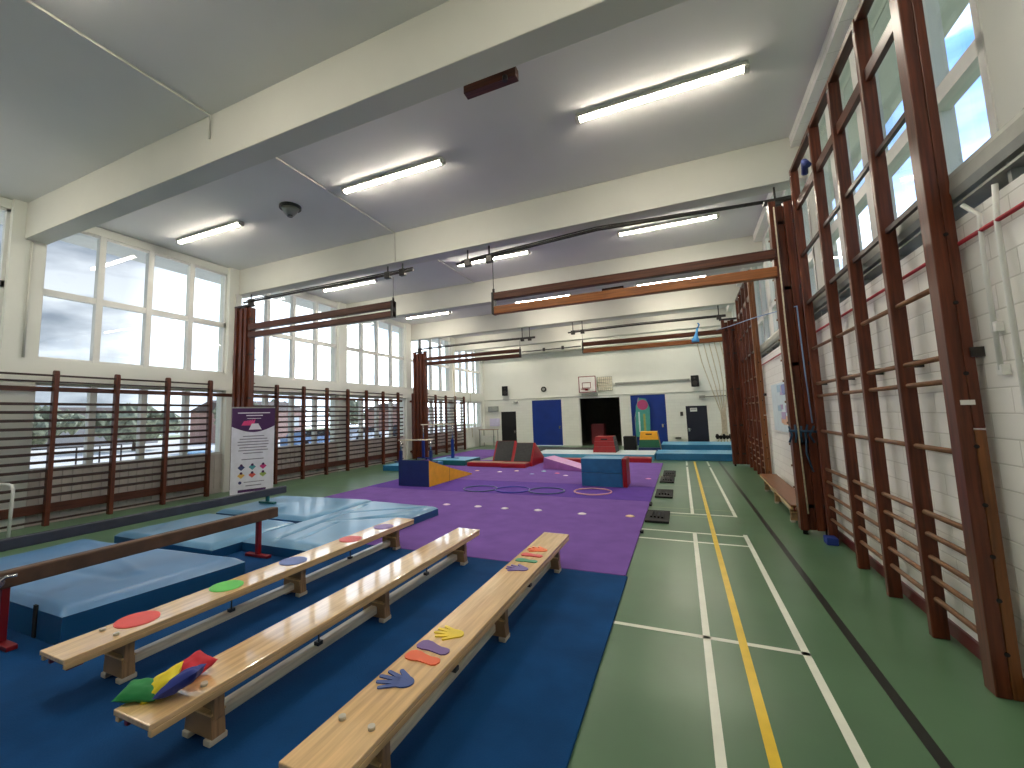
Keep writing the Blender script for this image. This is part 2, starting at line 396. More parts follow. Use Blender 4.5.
# ------------------------------------------------------------------ ceiling lights
lp = thing("ceiling_light", (0, 0, 5.8), "x", "ceiling light", "fluorescent ceiling lights")
MB().box(-1.02, 1.02, -0.07, 0.07, 5.75, 5.80).build("housing", "lamp_body", lp, bevel=0.008)
w = MB(); w.prism([(-0.048, 5.752), (-0.045, 5.735), (-0.03, 5.722), (0.03, 5.722), (0.045, 5.735), (0.048, 5.752)], 'x', -1.0, 1.0)
w.build("diffuser", "lamp", lp)
for s in (-1, 1): MB().box(s * 1.0 - 0.03, s * 1.0 + 0.03, -0.055, 0.055, 5.705, 5.78).build("end_cap", "lamp_body", lp, bevel=0.01)
LX = {0: "over the court lines", 1: "in the middle of the ceiling", 2: "nearest the left windows"}
first = True
LAB = {(0, 5.72): "lit fluorescent batten on the ceiling nearest the tall right climbing frame, largest of all",
       (1, 5.72): "lit fluorescent batten beside the white conduit line, just right of the round detector",
       (2, 5.72): "lit fluorescent batten above the first left hand window bay, left of the round detector",
       (0, 10.07): "lit fluorescent batten behind the bent dark steel track near the right folded frames",
       (1, 10.07): "lit fluorescent batten partly hidden behind the hanger end of the right steel track",
       (2, 10.07): "lit fluorescent batten directly behind the left steel track above the pair of wooden booms",
       (0, 14.6): "lit fluorescent batten seen between the near right wooden booms, closest to the right wall",
       (1, 14.6): "lit fluorescent batten seen between the near right wooden booms, at their free end",
       (2, 14.6): "lit fluorescent batten on the far ceiling, just right of the near left boom ends"}
for y in (1.4, 5.72, 10.07, 14.6, 18.6, 21.6):  # last two rows are unseen, added to light the back wall
    for i, x in enumerate((-0.01, -4.15, -8.85)):
        if y == 1.4 and i == 0: pass
        o = lp if first else copy_tree(lp); first = False
        o.location = (x, y, 5.8)
        o["label"] = LAB.get((i, y), "unseen fluorescent batten on the ceiling, the rear rows added to light the back wall")

# other things on the ceiling
o = thing("smoke_detector", (-6.5, 5.75, 5.8), "round dark grey detector on the ceiling between two lit battens", "smoke detector")
MB().cyl((-6.5, 5.75, 5.76), 0.20, 0.04, n=24).build("base_plate", "steel", o)
MB().tube([(-6.5, 5.75, 5.76), (-6.5, 5.75, 5.68), (-6.5, 5.75, 5.62)], [0.16, 0.12, 0.07], 24).build("sensor_head", "grey_metal", o)
MB().cyl((-6.5, 5.75, 5.60), 0.05, 0.02, n=16).build("sensor_cap", "steel", o)
w = MB(); w.tube([(-5.38, -3, 5.78), (-5.38, 3.43, 5.78), (-5.38, 3.43, 5.45)], 0.014); w.tube([(-5.40, 3.78, 5.6), (-5.40, 3.8, 5.78), (-5.44, 7.64, 5.78), (-5.44, 7.64, 5.14)], 0.014)
w.tube([(-5.44, 8.0, 5.78), (-5.46, 11.78, 5.78)], 0.014)
tag(w.build("ceiling_conduit", "lamp_body"), "thin white conduit running down the length of the ceiling over the beams", "conduit")
o = thing("timber_block_bracket", (-1.77, 4.44, 5.8), "short dark wooden block bolted under the ceiling in front of the nearest big beam", "bracket")
MB().box(-2.1, -1.44, 4.37, 4.49, 5.57, 5.70).build("timber_block", "brown_x", o, bevel=0.006)
for x in (-1.98, -1.60): 
    w = MB(); w.box(x - 0.05, x + 0.05, 4.39, 4.47, 5.70, 5.80); w.cyl((x, 4.36, 5.73), 0.045, 0.14, 'y', 12); w.build("bolt_plate", "steel", o)
MB().cyl((-1.56, 4.35, 5.52), 0.03, 0.06, 'z', 10).build("bolt_head", "steel", o)

tb = copy_tree(o); tb.location = (-1.69, 14.1, 5.8); tb["label"] = "short dark wooden block bolted under the ceiling, seen between the near right booms"
# ------------------------------------------------------------------ wall bars on the left wall
def wall_bars(label, posts, y0, y1, wide_to=None):
    g = thing("wall_bars", (-10.35, (y0 + y1) / 2, 0), label, "wall bars", "wall bars under the left windows")
    for y in posts:
        w = MB(); w.box(-10.40, -10.29, y - 0.035, y + 0.035, 0, 2.71)
        w.prism([(-10.40 + 0.0, 2.71), (-10.29, 2.71), (-10.30, 2.75), (-10.33, 2.765), (-10.37, 2.765), (-10.39, 2.75)], 'y', y - 0.035, y + 0.035)
        for z in (0.3, 2.42): w.box(-10.5, -10.40, y - 0.025, y + 0.025, z - 0.04, z + 0.04)
        w.build("post", "brown", g, bevel=0.004)
    def rg(z, hh, name, xx=(-10.375, -10.335), ye=y1):
        MB().box(xx[0], xx[1], y0, ye, z - hh / 2, z + hh / 2).build(name, "dark_rung" if name == "rung" else "brown_h", g, bevel=0.008 if name == "rung" else 0.004)
    rg(2.67, 0.035, "rung"); rg(2.555, 0.03, "rung"); rg(2.42, 0.085, "upper_rail", (-10.41, -10.37), wide_to or y1)
    for k in range(12): rg(2.15 - 0.148 * k, 0.05, "rung")
    rg(0.30, 0.16, "lower_rail", (-10.41, -10.37)); rg(0.09, 0.035, "rung")
    return g
wall_bars("dark wooden wall bars nearest the camera, in front of the first left window bays", [1.06, 2.03, 3.0, 3.97, 4.93, 5.90, 6.87], 0.3, 6.9, 7.5)
wall_bars("dark wooden wall bars between the two folded stacks, behind and right of the banner", [7.83, 8.80, 9.78, 10.74, 11.72, 12.70, 13.68, 14.66], 7.75, 15.0)
wall_bars("dark wooden wall bars at the far end beside the white glazed doors", [15.75, 16.68, 17.65, 18.63, 19.6, 20.6], 15.7, 20.63)

# ------------------------------------------------------------------ folded climbing frame stacks
def folded_stack(label, x0, x1, y, top, right, grp):
    g = thing("folded_climbing_frame", ((x0 + x1) / 2, y, 0), label, "climbing frame", grp)
    n = max(4, int((x1 - x0) / 0.085)); step = (x1 - x0) / n
    for k in range(n):
        yy = y + (0.0, 0.05, 0.015, 0.06)[k % 4]
        MB().box(x0 + k * step + 0.001, x0 + (k + 1) * step - 0.001, yy - 0.07, yy + 0.08, 0.06, top - (0.0, 0.07, 0.03)[k % 3]).build("upright", "brown" if k % 3 != 1 else "brown", g, bevel=0.006)
    for z in (0.35, 1.2, 2.3, 3.4, top - 0.35):
        MB().box(x0, x1, y - 0.02, y + 0.06, z, z + 0.05).build("hinge_strap", "steel", g)
    w = MB()
    z = 0.3
    while z < top - 0.4:
        w.cyl((x0, y + 0.15, z), 0.016, x1 - x0, 'x', 6); z += 0.30
    w.build("folded_rungs", "rung", g)
    for x in (x0 + 0.06, x1 - 0.06): MB().cyl((x, y, 0), 0.03, 0.08, 'z', 10).build("caster", "black", g)
    MB().box(x0 - 0.04, x1 + 0.03, y - 0.05, y + 0.08, top, top + 0.05).build("top_plate", "steel", g, bevel=0.005)
    return g
folded_stack("dark brown folded climbing frame standing behind the purple and white banner", -10.26, -9.72, 7.45, 4.66, False, "folded climbing frames")
folded_stack("dark brown folded climbing frame at the far left, beyond the blue and yellow wedge", -10.05, -9.45, 15.4, 4.42, False, "folded climbing frames")
folded_stack("dark brown folded climbing frame against the near right frame, with blue straps tied round it", 1.37, 1.74, 7.42, 4.72, True, "folded climbing frames")
folded_stack("dark brown folded climbing frame at the far right beside the hanging ropes", 1.33, 1.86, 15.40, 4.48, True, "folded climbing frames")

# steel tracks carrying the frames, under the ceiling beams
def track(label, x0, x1, y, z, hang, dip=0.0):
    g = thing("ceiling_track", ((x0 + x1) / 2, y, z), label, "ceiling track", "steel tracks for the climbing frames")
    mid = (x0 + x1) / 2
    w = MB(); w.tube([(x0, y, z), (mid, y, z + dip), (x1, y, z + dip * 0.3)], 0.03, 8); w.tube([(x0 + 0.1, y, z + 0.05), (mid, y, z + 0.05 + dip), (x1, y, z + 0.05)], 0.014, 6)
    w.build("track_rail", "steel", g)
    for h in hang:
        MB().tube([(h, y, z), (h, y, 5.125)], 0.016, 6).build("hanger_rod", "steel", g)
        MB().box(h - 0.07, h + 0.07, y - 0.05, y + 0.05, z - 0.09, z + 0.06).build("clamp", "steel", g, bevel=0.01)
    return g
track("dark steel track above the near right folded frame, reaching to the middle of the ceiling", -4.0, 1.72, 7.8, 4.86, (-3.75, -3.27, 1.55), 0.15)
track("dark steel track above the banner, reaching out from the near left folded frame", -10.48, -5.08, 7.8, 4.93, (-10.2, -5.75, -5.35), 0.0)
track("dark steel track in front of the back wall, above the far left folded frame", -10.4, -4.93, 16.1, 4.68, (-10.2, -5.45, -5.15), 0.03)
track("dark steel track in front of the back wall, above the blue bag on the right", -3.64, 1.55, 16.1, 4.74, (-3.45, -3.1, 1.35), 0.03)

def booms(label, x0, x1, y, zs, ms, wire_z, wx):
    g = thing("climbing_boom_pair", ((x0 + x1) / 2, y, zs[0][0]), label, "climbing boom", "wooden climbing booms hung below the ceiling")
    for (z0, z1), m in zip(zs, ms):
        MB().box(x0, x1, y - 0.06, y + 0.06, z0, z1).build("boom", m, g, bevel=0.012)
    MB().box(wx - 0.02, wx + 0.02, y - 0.075, y + 0.075, zs[1][0], zs[0][1]).build("end_plate", "steel", g)
    MB().tube([(wx, y, zs[0][1]), (wx, y, wire_z)], 0.006, 5).build("hanging_wire", "steel", g)
    MB().cyl((wx, y, zs[0][1]), 0.025, 0.08, 'z', 8).build("eye_bolt", "steel", g)
booms("pair of wooden booms reaching left from the near right folded frame, the lower one golden", -3.05, 1.4, 7.38, ((3.86, 4.00), (3.59, 3.74)), ("brown_x", "amber"), 4.75, -3.03)
booms("pair of dark wooden booms reaching right from the folded frame behind the banner", -9.7, -5.3, 7.40, ((4.02, 4.17), (3.83, 3.96)), ("brown_x", "brown_x"), 4.7, -5.32)
booms("pair of wooden booms at the far left in front of the back wall", -9.5, -5.3, 15.4, ((4.06, 4.19), (3.86, 4.0)), ("brown_x", "brown_x"), 4.5, -5.32)
booms("pair of wooden booms at the far right with the blue bag hanging from them", -3.0, 1.36, 15.4, ((4.06, 4.20), (3.82, 3.96)), ("brown_x", "amber"), 4.5, -2.98)
w = MB(); w.tube([(-5.25, 15.4, 4.06), (-3.05, 15.4, 4.08)], 0.022, 6); w.cyl((-4.4, 15.4, 4.02), 0.05, 0.12); w.cyl((-3.7, 15.4, 4.03), 0.05, 0.12)
tag(w.build("locking_bar", "steel"), "thin steel bar joining the far left and far right wooden booms", "steel bar")

# ------------------------------------------------------------------ open climbing frames on the right wall
def open_frame(label, ys, end_w, top, end_mat='brown'):
    g = thing("climbing_ladder", (1.66, 0, 0), label, "climbing frame", "wooden climbing frames along the right wall", rz=-TH)
    x0, x1 = -0.16, -0.06
    for i, y in enumerate(ys):
        hw = 0.03
        if i == 0:
            rbuild(MB().box(x0, x0 + 0.07, y, y + 0.12, 0, top), "end_post", end_mat, g, bevel=0.006)
            rbuild(MB().box(x0 + 0.071, x1 + 0.025, y, y + 0.12, 0, 1.55), "end_post_backing", "amber_v", g, bevel=0.006)
            rbuild(MB().box(x0 + 0.071, x1 + 0.025, y, y + 0.12, 1.56, top), "end_post_backing", end_mat, g, bevel=0.006)
            for zz in (0.25, 0.55, 0.8, 1.1, 1.45, 1.9, 2.35, 2.8): rbuild(MB().cyl((x0 + 0.07, y - 0.006, zz), 0.013, 0.01, 'y', 8), "bolt", "black", g)
        else:
            rbuild(MB().box(x0, x1, y - hw, y + hw, 0, top - 0.02), "post", "brown", g, bevel=0.008)
        rbuild(MB().cyl((x0 - 0.004, y + (0.06 if i == 0 else 0), top - 0.12), 0.018, 0.02, 'x', 8), "bolt", "chrome", g)
    ya, yb = ys[0], ys[-1]
    for z in (0.28, 0.43, 0.58, 0.75, 0.91, 1.40, 1.86, 2.02, 2.49):
        rbuild(MB().cyl((-0.11, ya + 0.02, z), 0.019, yb - ya, 'y', 10), "rung", "rung", g)
    for z in (3.11, 3.77): rbuild(MB().box(-0.13, -0.10, ya + 0.02, yb, z - 0.02, z + 0.02), "rung", "dark_rung", g)
    rbuild(MB().box(-0.13, -0.085, ya + 0.02, yb, 4.42, 4.53), "upper_board", "brown_h", g, bevel=0.005)
    rbuild(MB().box(-0.15, -0.07, ya - 0.1, yb + 0.03, top - 0.06, top + 0.0), "top_rail", "brown_h", g, bevel=0.006)
    for i, y in enumerate(ys):
        rbuild(MB().box(x1, 0, y - 0.02, y + 0.02, 2.0, 2.06), "wall_bracket", "steel", g)
    return g
g = open_frame("tall brown wooden climbing frame standing along the brick wall beside the camera", [3.73, 4.50, 5.28, 6.06, 7.12], 0.12, 5.04)
rbuild(MB().box(-0.135, -0.07, 3.722, 3.73, 1.705, 1.735), "sticker", "white_metal", g)
open_frame("tall brown wooden climbing frame on the far right wall beyond the low bench", [12.1, 12.85, 13.6, 14.35, 15.1], 0.12, 5.04, 'amber_v')

# dark uprights fixed to the brick behind the near frame
w = MB()
for y in (3.95, 4.72, 5.5): w.box(-0.02, 0, y, y + 0.05, 0.1, 2.7)
tn += 1; struct(rbuild(w, "trim_%d" % tn, "frame"), "white battens on the brick behind the climbing frame")

# straps, cords, bag
w = MB()
for k in range(5): w.tube([(1.34 + 0.07 * k, 7.30, 1.46 + 0.02 * (k % 2)), (1.36 + 0.05 * k, 7.27, 1.34), (1.33 + 0.07 * k, 7.30, 1.24)], 0.014, 6)
w.tube([(1.33, 7.28, 1.40), (1.68, 7.28, 1.38)], 0.018, 6); w.tube([(1.52, 7.28, 1.35), (1.50, 7.26, 1.1), (1.56, 7.27, 0.85)], 0.012, 6)
tag(w.build("tied_straps", plain((22, 58, 84))), "dark blue straps tied around the near right folded climbing frame", "straps")
tag(MB().tube([(1.10, 14.2, 4.0), (1.25, 12.0, 3.72), (1.40, 9.5, 3.42), (1.57, 7.28, 3.12), (1.58, 7.27, 2.2), (1.60, 7.26, 1.5)], 0.009, 6).build("tie_cord", "blue_cord"), "pale blue cord strung from the far booms to the near right folded frame", "cord")
tag(MB().tube([(1.42, 7.28, 4.6), (1.42, 7.27, 2.5), (1.45, 7.26, 0.3)], 0.010, 6).build("hanging_rope", "rope"), "thin pale cord hanging down the near right folded climbing frame", "cord")
tag(MB().box(1.54, 1.66, 6.9, 7.06, 0.0, 0.09).build("floor_pad", plain((20, 50, 130)), bevel=0.01), "small blue pad on the floor at the foot of the near right climbing frame", "pad")
w = MB(); w.tube([(1.52, 5.9, 4.47), (1.50, 5.95, 4.55), (1.53, 6.1, 4.47)], 0.035, 8)
tag(w.build("knotted_cloth", plain((30, 50, 120))), "small dark blue cloth knotted on the high board of the near right climbing frame", "cloth")
g = thing("hanging_bag", (0.6, 15.28, 4.3), "light blue bag hanging from the far right wooden booms", "bag")
w = MB(); w.tube([(0.66, 15.28, 4.30), (0.62, 15.28, 4.12), (0.60, 15.28, 4.02), (0.58, 15.28, 3.92), (0.58, 15.28, 3.86)], [0.035, 0.04, 0.07, 0.12, 0.11], 10); w.build("bag_body", plain((70, 150, 215)), g)
MB().tube([(0.66, 15.28, 4.28), (0.72, 15.28, 4.40), (0.68, 15.28, 4.46)], 0.022, 8).build("bag_neck", plain((50, 120, 190)), g)

# climbing ropes gathered at the right of the back wall
RL = ["outermost cream rope of the gathered bunch, next to the light blue bag",
      "cream rope second from the blue bag in the bunch gathered beside the far right frame",
      "middle cream rope in the bunch gathered beside the far right folded frame",
      "cream rope second from the folded frame in the bunch gathered at the far right",
      "cream rope closest to the far right folded frame in the gathered bunch"]
for i, x in enumerate((0.62, 0.80, 0.95, 1.10, 1.25)):
    g = thing("climbing_rope", (x, 15.4, 3.85), RL[i], "rope", "climbing ropes gathered at the far right")
    tx = 1.13 + 0.03 * i
    MB().tube([(x, 15.4, 3.85), (x + 0.1, 15.42, 3.2), (x + 0.25 * (1.25 - x) + 0.12, 15.45, 2.5), (tx, 15.5, 1.62), (tx + 0.01, 15.5, 1.4), (tx, 15.5, 1.0), (0.98 + 0.09 * i, 15.5, 0.72)], 0.014, 6).build("rope", "rope", g)
    MB().tube([(0.98 + 0.09 * i, 15.5, 0.96 - 0.04 * (i % 2)), (0.98 + 0.09 * i, 15.5, 0.88), (0.98 + 0.09 * i, 15.5, 0.80)], [0.03, 0.06, 0.03], 10).build("rope_knot", "black", g)
for i, x in enumerate((-8.2, -7.5)):
    tag(MB().tube([(x, 15.4, 3.86), (x + 0.05, 15.4, 2.6), (x + 0.15 - 0.05 * i, 15.4, 0.9)], 0.012, 6).build("thin_rope", "rope"),
        ["thin rope hanging from the far left booms close to the folded frame", "thin rope hanging from the far left booms in front of the glazed white doors"][i], "rope", "ropes under the far left booms")

# ------------------------------------------------------------------ low bench by the right wall
def gym_bench(label, loc, rz, L=3.74, Wd=0.30, H=0.315, near_clip=True, grp="balance benches on the blue carpet", pads=True):
    """a balance bench built along +y from its near end"""
    g = thing("balance_bench", loc, label, "bench", grp, rz=rz)
    g["_org"] = (0, 0, 0)
    B = lambda m, n, mt, bev=0.0: m.build(n, mt, g, bevel=bev)
    h = Wd / 2
    B(MB().box(-h, h, 0, L, H - 0.03, H), "seat_plank", "pine" if pads else "amber_v", 0.006)
    for s in (-1, 1): B(MB().box(s * h - (0.03 if s > 0 else 0), s * h + (0.03 if s < 0 else 0), 0.01, L - 0.01, H - 0.062, H - 0.028), "side_rail", "pine_side", 0.004)
    for y in (0.37, 1.86, L - 0.33):
        w = MB(); w.box(-0.10, 0.10, y - 0.012, y + 0.012, 0.14, H - 0.03)
        for q in (-1, 1): w.box(q * 0.10 - 0.015, q * 0.10 + 0.015, y - 0.03, y + 0.03, 0.12, H - 0.03)
        w.prism([(-0.118, 0.03), (0.118, 0.03), (0.105, 0.15), (-0.105, 0.15)], 'y', y - 0.04, y + 0.04)
        lg = B(w, "leg", "pine_leg", 0.005)
        MB().box(-0.107, 0.107, y - 0.044, y + 0.044, 0.145, 0.155).build("leg_trim", "pine_side", lg)
        for q in (-1, 1): MB().box(q * 0.09 - 0.028, q * 0.09 + 0.028, y - 0.052, y + 0.052, 0.0, 0.032).build("rubber_foot", "rubber", lg, bevel=0.006)
    B(MB().box(-0.035, 0.035, 0.44, L - 0.38, 0.055, 0.12), "balance_rail", "pine_rail", 0.012)
    for y in (1.15, 2.6):
        w = MB(); w.tube([(0.05, y, H - 0.05), (0.05, y, 0.13)], 0.006, 6); w.box(0.02, 0.06, y - 0.015, y + 0.03, 0.12, 0.145); B(w, "tie_rod", "steel")
    w = MB()
    for q in (-1, 1): w.box(q * 0.10 - 0.015, q * 0.10 + 0.015, 0.03, 0.12, H - 0.085, H - 0.03)
    w.box(-0.1, 0.1, 0.05, 0.08, H - 0.07, H - 0.05)
    B(w, "end_hook", "red_metal", 0.008)
    if pads:
        for s in (-1, 1): B(MB().cyl((s * 0.085, 0.30, H), 0.017, 0.016, 'z', 12), "stop_button", "rubber")
    return g
def blen(a, b): return math.hypot(b[0] - a[0], b[1] - a[1])
def bench_on(label, a, b):
    return gym_bench(label, (a[0], a[1], 0.02), math.atan2(-(b[0] - a[0]), b[1] - a[1]), L=blen(a, b))
B1 = ((-3.60, 1.455), (-3.58, 5.22)); B2 = ((-2.485, 1.32), (-2.485, 5.0)); B3 = ((-1.445, 1.40), (-1.415, 5.14))
bench_on("pale varnished wooden balance bench with coloured round spots along its top", *B1)
bench_on("pale varnished wooden balance bench with bean bags at its near end", *B2)
bench_on("pale varnished wooden balance bench carrying coloured hand and foot shapes, next to the green floor", *B3)
gym_bench("long low wooden bench along the right brick wall between the folded frames", (1.50, 7.75, 0), -0.03, L=3.5, grp="bench by the right wall", pads=False)

ZT = 0.3355                                           # top of the benches on the carpet
# coloured spots on the first bench
for nm, c, x, y, r, lb in (("red", (226, 78, 72), -3.64, 1.945, 0.135, "large red round floor spot nearest the end of the left bench"),
                      ("green", (92, 196, 82), -3.62, 2.61, 0.13, "bright green round floor spot on the left bench"),
                      ("blue", (92, 112, 176), -3.60, 3.30, 0.13, "blue round floor spot over the middle leg of the left bench"),
                      ("red", (204, 70, 66), -3.59, 4.12, 0.13, "smaller looking red round floor spot further along the left bench"),
                      ("purple", (126, 96, 160), -3.57, 4.72, 0.125, "purple round floor spot at the far end of the left bench")):
    w = MB(); w.cyl((x, y, ZT), r, 0.004, 'z', 40); w.cyl((x, y, ZT + 0.004), r * 0.92, 0.0015, 'z', 40)
    tag(w.build("floor_spot", plain(c, 0.45), origin=(x, y, ZT)), lb, "floor spot", "round rubber spots on the left bench")

# hand and foot shapes on the third bench
def hand(c, x, y, lb, flip=1, rz=0.0, s=1.0):
    s *= 1.15
    T = Matrix.Translation((x, y, 0)) @ Matrix.Rotation(rz, 4, 'Z') @ Matrix.Diagonal((s, s * flip, 1, 1))
    w = MB(); t = 0.006
    # palm toward +x, fingers toward -x, thumb toward +y
    def blob(cx, cy, rx, ry, n=20): 
        return [(cx + rx * math.cos(2 * PI * k / n), cy + ry * math.sin(2 * PI * k / n)) for k in range(n)]
    w.prism(blob(0.035, 0.0, 0.052, 0.044), 'z', ZT, ZT + t, T=T)
    def cap(ax, ay, bx, by, ra, rb):
        d = math.atan2(by - ay, bx - ax); p = []
        for k in range(7): q = d - PI / 2 + PI * k / 6; p.append((bx + rb * math.cos(q), by + rb * math.sin(q)))
        for k in range(7): q = d + PI / 2 + PI * k / 6; p.append((ax + ra * math.cos(q), ay + ra * math.sin(q)))
        w.prism(p, 'z', ZT, ZT + t + 0.0002, T=T)
    for (ay, bx, by, r) in ((0.030, -0.055, 0.066, 0.010), (0.011, -0.082, 0.028, 0.0105), (-0.010, -0.080, -0.016, 0.0105), (-0.029, -0.058, -0.056, 0.0095)):
        cap(0.01, ay, bx, by, r * 1.3, r)
    cap(0.045, 0.03, 0.0, 0.082, 0.016, 0.011)
    return tag(w.build("hand_shape", plain(c, 0.45), origin=(x, y, ZT)), lb, "hand shape", "rubber hand and foot shapes on the right bench")
def foot(c, x, y, lb, rz=0.0, s=1.0):
    T = Matrix.Translation((x, y, 0)) @ Matrix.Rotation(rz, 4, 'Z') @ Matrix.Diagonal((s, s * 1.3, 1, 1))
    pts = [(-0.115, 0.0), (-0.11, 0.028), (-0.085, 0.043), (-0.045, 0.043), (-0.005, 0.032), (0.035, 0.026), (0.075, 0.03), (0.1, 0.026), (0.113, 0.006), (0.108, -0.018), (0.085, -0.029),
           (0.04, -0.027), (-0.01, -0.026), (-0.055, -0.035), (-0.09, -0.033), (-0.11, -0.02)]
    w = MB(); w.prism(pts, 'z', ZT, ZT + 0.006, T=T)
    return tag(w.build("foot_shape", plain(c, 0.45), origin=(x, y, ZT)), lb, "foot shape", "rubber hand and foot shapes on the right bench")
hand((40, 70, 140), -1.465, 2.035, "dark blue rubber hand shape nearest the camera on the right bench", 1, 0.25)
foot((226, 92, 36), -1.45, 2.275, "orange rubber foot shape next to the blue hand on the right bench", -0.06)
foot((104, 72, 140), -1.45, 2.395, "purple rubber foot shape between the orange foot and the yellow hand", -0.15)
hand((232, 200, 24), -1.445, 2.60, "yellow rubber hand shape beyond the purple foot on the right bench", -1, 0.0, 0.95)
hand((92, 70, 146), -1.44, 3.86, "purple rubber hand shape towards the far end of the right bench", 1, 0.15)
foot((30, 128, 84), -1.43, 4.09, "green rubber foot shape just beyond the purple hand", 0.0, 0.95)
foot((206, 46, 44), -1.43, 4.26, "red rubber foot shape beyond the green one on the right bench", 0.0, 0.95)
hand((236, 108, 40), -1.43, 4.45, "orange rubber hand shape at the far end of the right bench", 1, 0.1)

# bean bags
def bean_bag(c, x, y, z, rz, rx, ry, lb, sx=0.092, sy=0.082):
    n = 14; vs = []; fs = []
    T = Matrix.Translation((x, y, z)) @ Matrix.Rotation(rz, 4, 'Z') @ Matrix.Rotation(rx, 4, 'X') @ Matrix.Rotation(ry, 4, 'Y')
    for side in (1, -1):
        o = len(vs)
        for i in range(n + 1):
            for j in range(n + 1):
                u, v = i / n * 2 - 1, j / n * 2 - 1
                pinch = 1 - 0.10 * (1 - abs(u) ** 2) * abs(v) ** 3 - 0.0
                pu = u * (1 - 0.09 * (1 - v * v)); pv = v * (1 - 0.09 * (1 - u * u))
                hgt = 0.032 * ((1 - u ** 4) * (1 - v ** 4)) ** 0.6
                nz = 0.012 * noise.noise(Vector((u * 2.2 + x * 9, v * 2.2, 3.0 * side + y * 7))) * (1 - u ** 4) * (1 - v ** 4)
                vs.append(T @ Vector((pu * sx, pv * sy, side * hgt + nz)))
        for i in range(n):
            for j in range(n):
                a = o + i * (n + 1) + j; q = (a, a + n + 1, a + n + 2, a + 1)
                fs.append(q if side > 0 else q[::-1])
    w = MB(); w.add(vs, fs, 0, True)
    ob = w.build("bean_bag", plain(c, 0.7), origin=(x, y, z))
    return tag(ob, lb, "bean bag", "bean bags on the middle bench")
bean_bag((20, 120, 60), -2.60, 1.43, ZT + 0.034, 0.5, 0.15, 0.05, "green bean bag at the near outer corner of the middle bench", 0.105, 0.07)
bean_bag((226, 204, 34), -2.535, 1.485, ZT + 0.050, 0.8, 0.25, -0.55, "yellow bean bag squeezed between the green and the dark blue ones", 0.095, 0.075)
bean_bag((24, 44, 128), -2.44, 1.52, ZT + 0.066, 0.7, -0.25, -0.45, "dark blue bean bag at the front of the pile on the middle bench", 0.105, 0.08)
bean_bag((196, 24, 44), -2.56, 1.67, ZT + 0.042, -0.1, 0.32, 0.05, "red bean bag at the back of the pile on the middle bench", 0.095, 0.08)

# ------------------------------------------------------------------ carpets and mats
w = MB(); w.box(-7.6, -0.62, 0.15, 4.93, 0, 0.02)
tag(w.build("blue_carpet_mat", "blue_carpet", bevel=0.006), "large dark blue carpet mat under the three benches, beside the green floor", "carpet mat", "carpet mats over the floor")
for (a, b, m, lb) in ((4.94, 9.05, "purple", "purple carpet roll right beyond the benches and the blue carpet"),
                      (9.06, 10.75, "purple_dark", "deeper purple carpet roll on which the hoops lie"),
                      (10.76, 15.7, "purple", "purple carpet roll furthest from the camera, under the red wedges")):
    tag(MB().box(-7.35, -0.64, a, b, 0, 0.02).build("purple_carpet_mat", m, bevel=0.006), lb, "carpet mat", "carpet mats over the floor")
tag(MB().box(-9.6, -7.36, 12.9, 20.5, 0, 0.02).build("purple_carpet_mat", "purple", bevel=0.006), "purple carpet strip along the far left wall by the glazed doors", "carpet mat", "carpet mats over the floor")

def crash_mat(lb, cs, h, mats=("vinyl_blue", "vinyl_side"), wr=0.006, creases=(), zb=0.022, grp="blue crash mats beside the beams", bevel=0.015, seam=True):
    """cs: four floor corners (ccw from the near left); top is a displaced grid, sides are plain"""
    n = 60; A, Bc, C, D = [Vector((p[0], p[1], 0)) for p in cs]
    vs = []; fs = []; mi = []
    def P(u, v): return (A * (1 - u) + Bc * u) * (1 - v) + (D * (1 - u) + C * u) * v
    for j in range(n + 1):
        for i in range(n + 1):
            u, v = i / n, j / n; p = P(u, v)
            e = min(u, 1 - u, v, 1 - v); ed = min(1, e / 0.06)
            z = h - 0.06 * (1 - ed) ** 2 + wr * noise.noise(p * 2.2) * 2 * ed
            for (ax, ay, bx, by, wd, am) in creases:
                a2 = Vector((ax, ay, 0)); b2 = Vector((bx, by, 0)); t = max(0, min(1, (p - a2).dot(b2 - a2) / (b2 - a2).length_squared))
                dd = (p - a2 - (b2 - a2) * t).length
                z += am * math.exp(-(dd / wd) ** 2) * ed
            vs.append(Vector((p.x, p.y, zb + z)))
    for j in range(n):
        for i in range(n):
            a = j * (n + 1) + i; fs.append((a, a + 1, a + n + 2, a + n + 1))
    w = MB(); w.add(vs, fs, 0, True)
    ring = [i for i in range(n + 1)] + [j * (n + 1) + n for j in range(1, n + 1)] + [n * (n + 1) + i for i in range(n - 1, -1, -1)] + [j * (n + 1) for j in range(n - 1, 0, -1)]
    o2 = len(w.v); L = len(ring)
    for k in ring: q = w.v[k]; w.v.append(Vector((q.x, q.y, q.z)))
    for k in ring: q = w.v[k]; w.v.append(Vector((q.x, q.y, zb)))
    for k in range(L):
        w.f.append([o2 + k, o2 + L + k, o2 + L + (k + 1) % L, o2 + (k + 1) % L]); w.m.append(1); w.sm.append(False)
    w.f.append([o2 + L + k for k in reversed(range(L))]); w.m.append(1); w.sm.append(False)
    c0 = ((A + C) / 2)
    g = w.build("crash_mat", list(mats), origin=(c0.x, c0.y, 0))
    tag(g, lb, "crash mat", grp)
    return g
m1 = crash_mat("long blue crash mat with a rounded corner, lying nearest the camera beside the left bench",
               [(-7.1, 1.85), (-4.50, 1.87), (-4.32, 3.32), (-7.15, 3.12)], 0.28, wr=0.005, creases=((-7, 3.1, -4.9, 2.6, 0.05, 0.012), (-6.4, 2.3, -4.9, 2.45, 0.06, -0.012)))
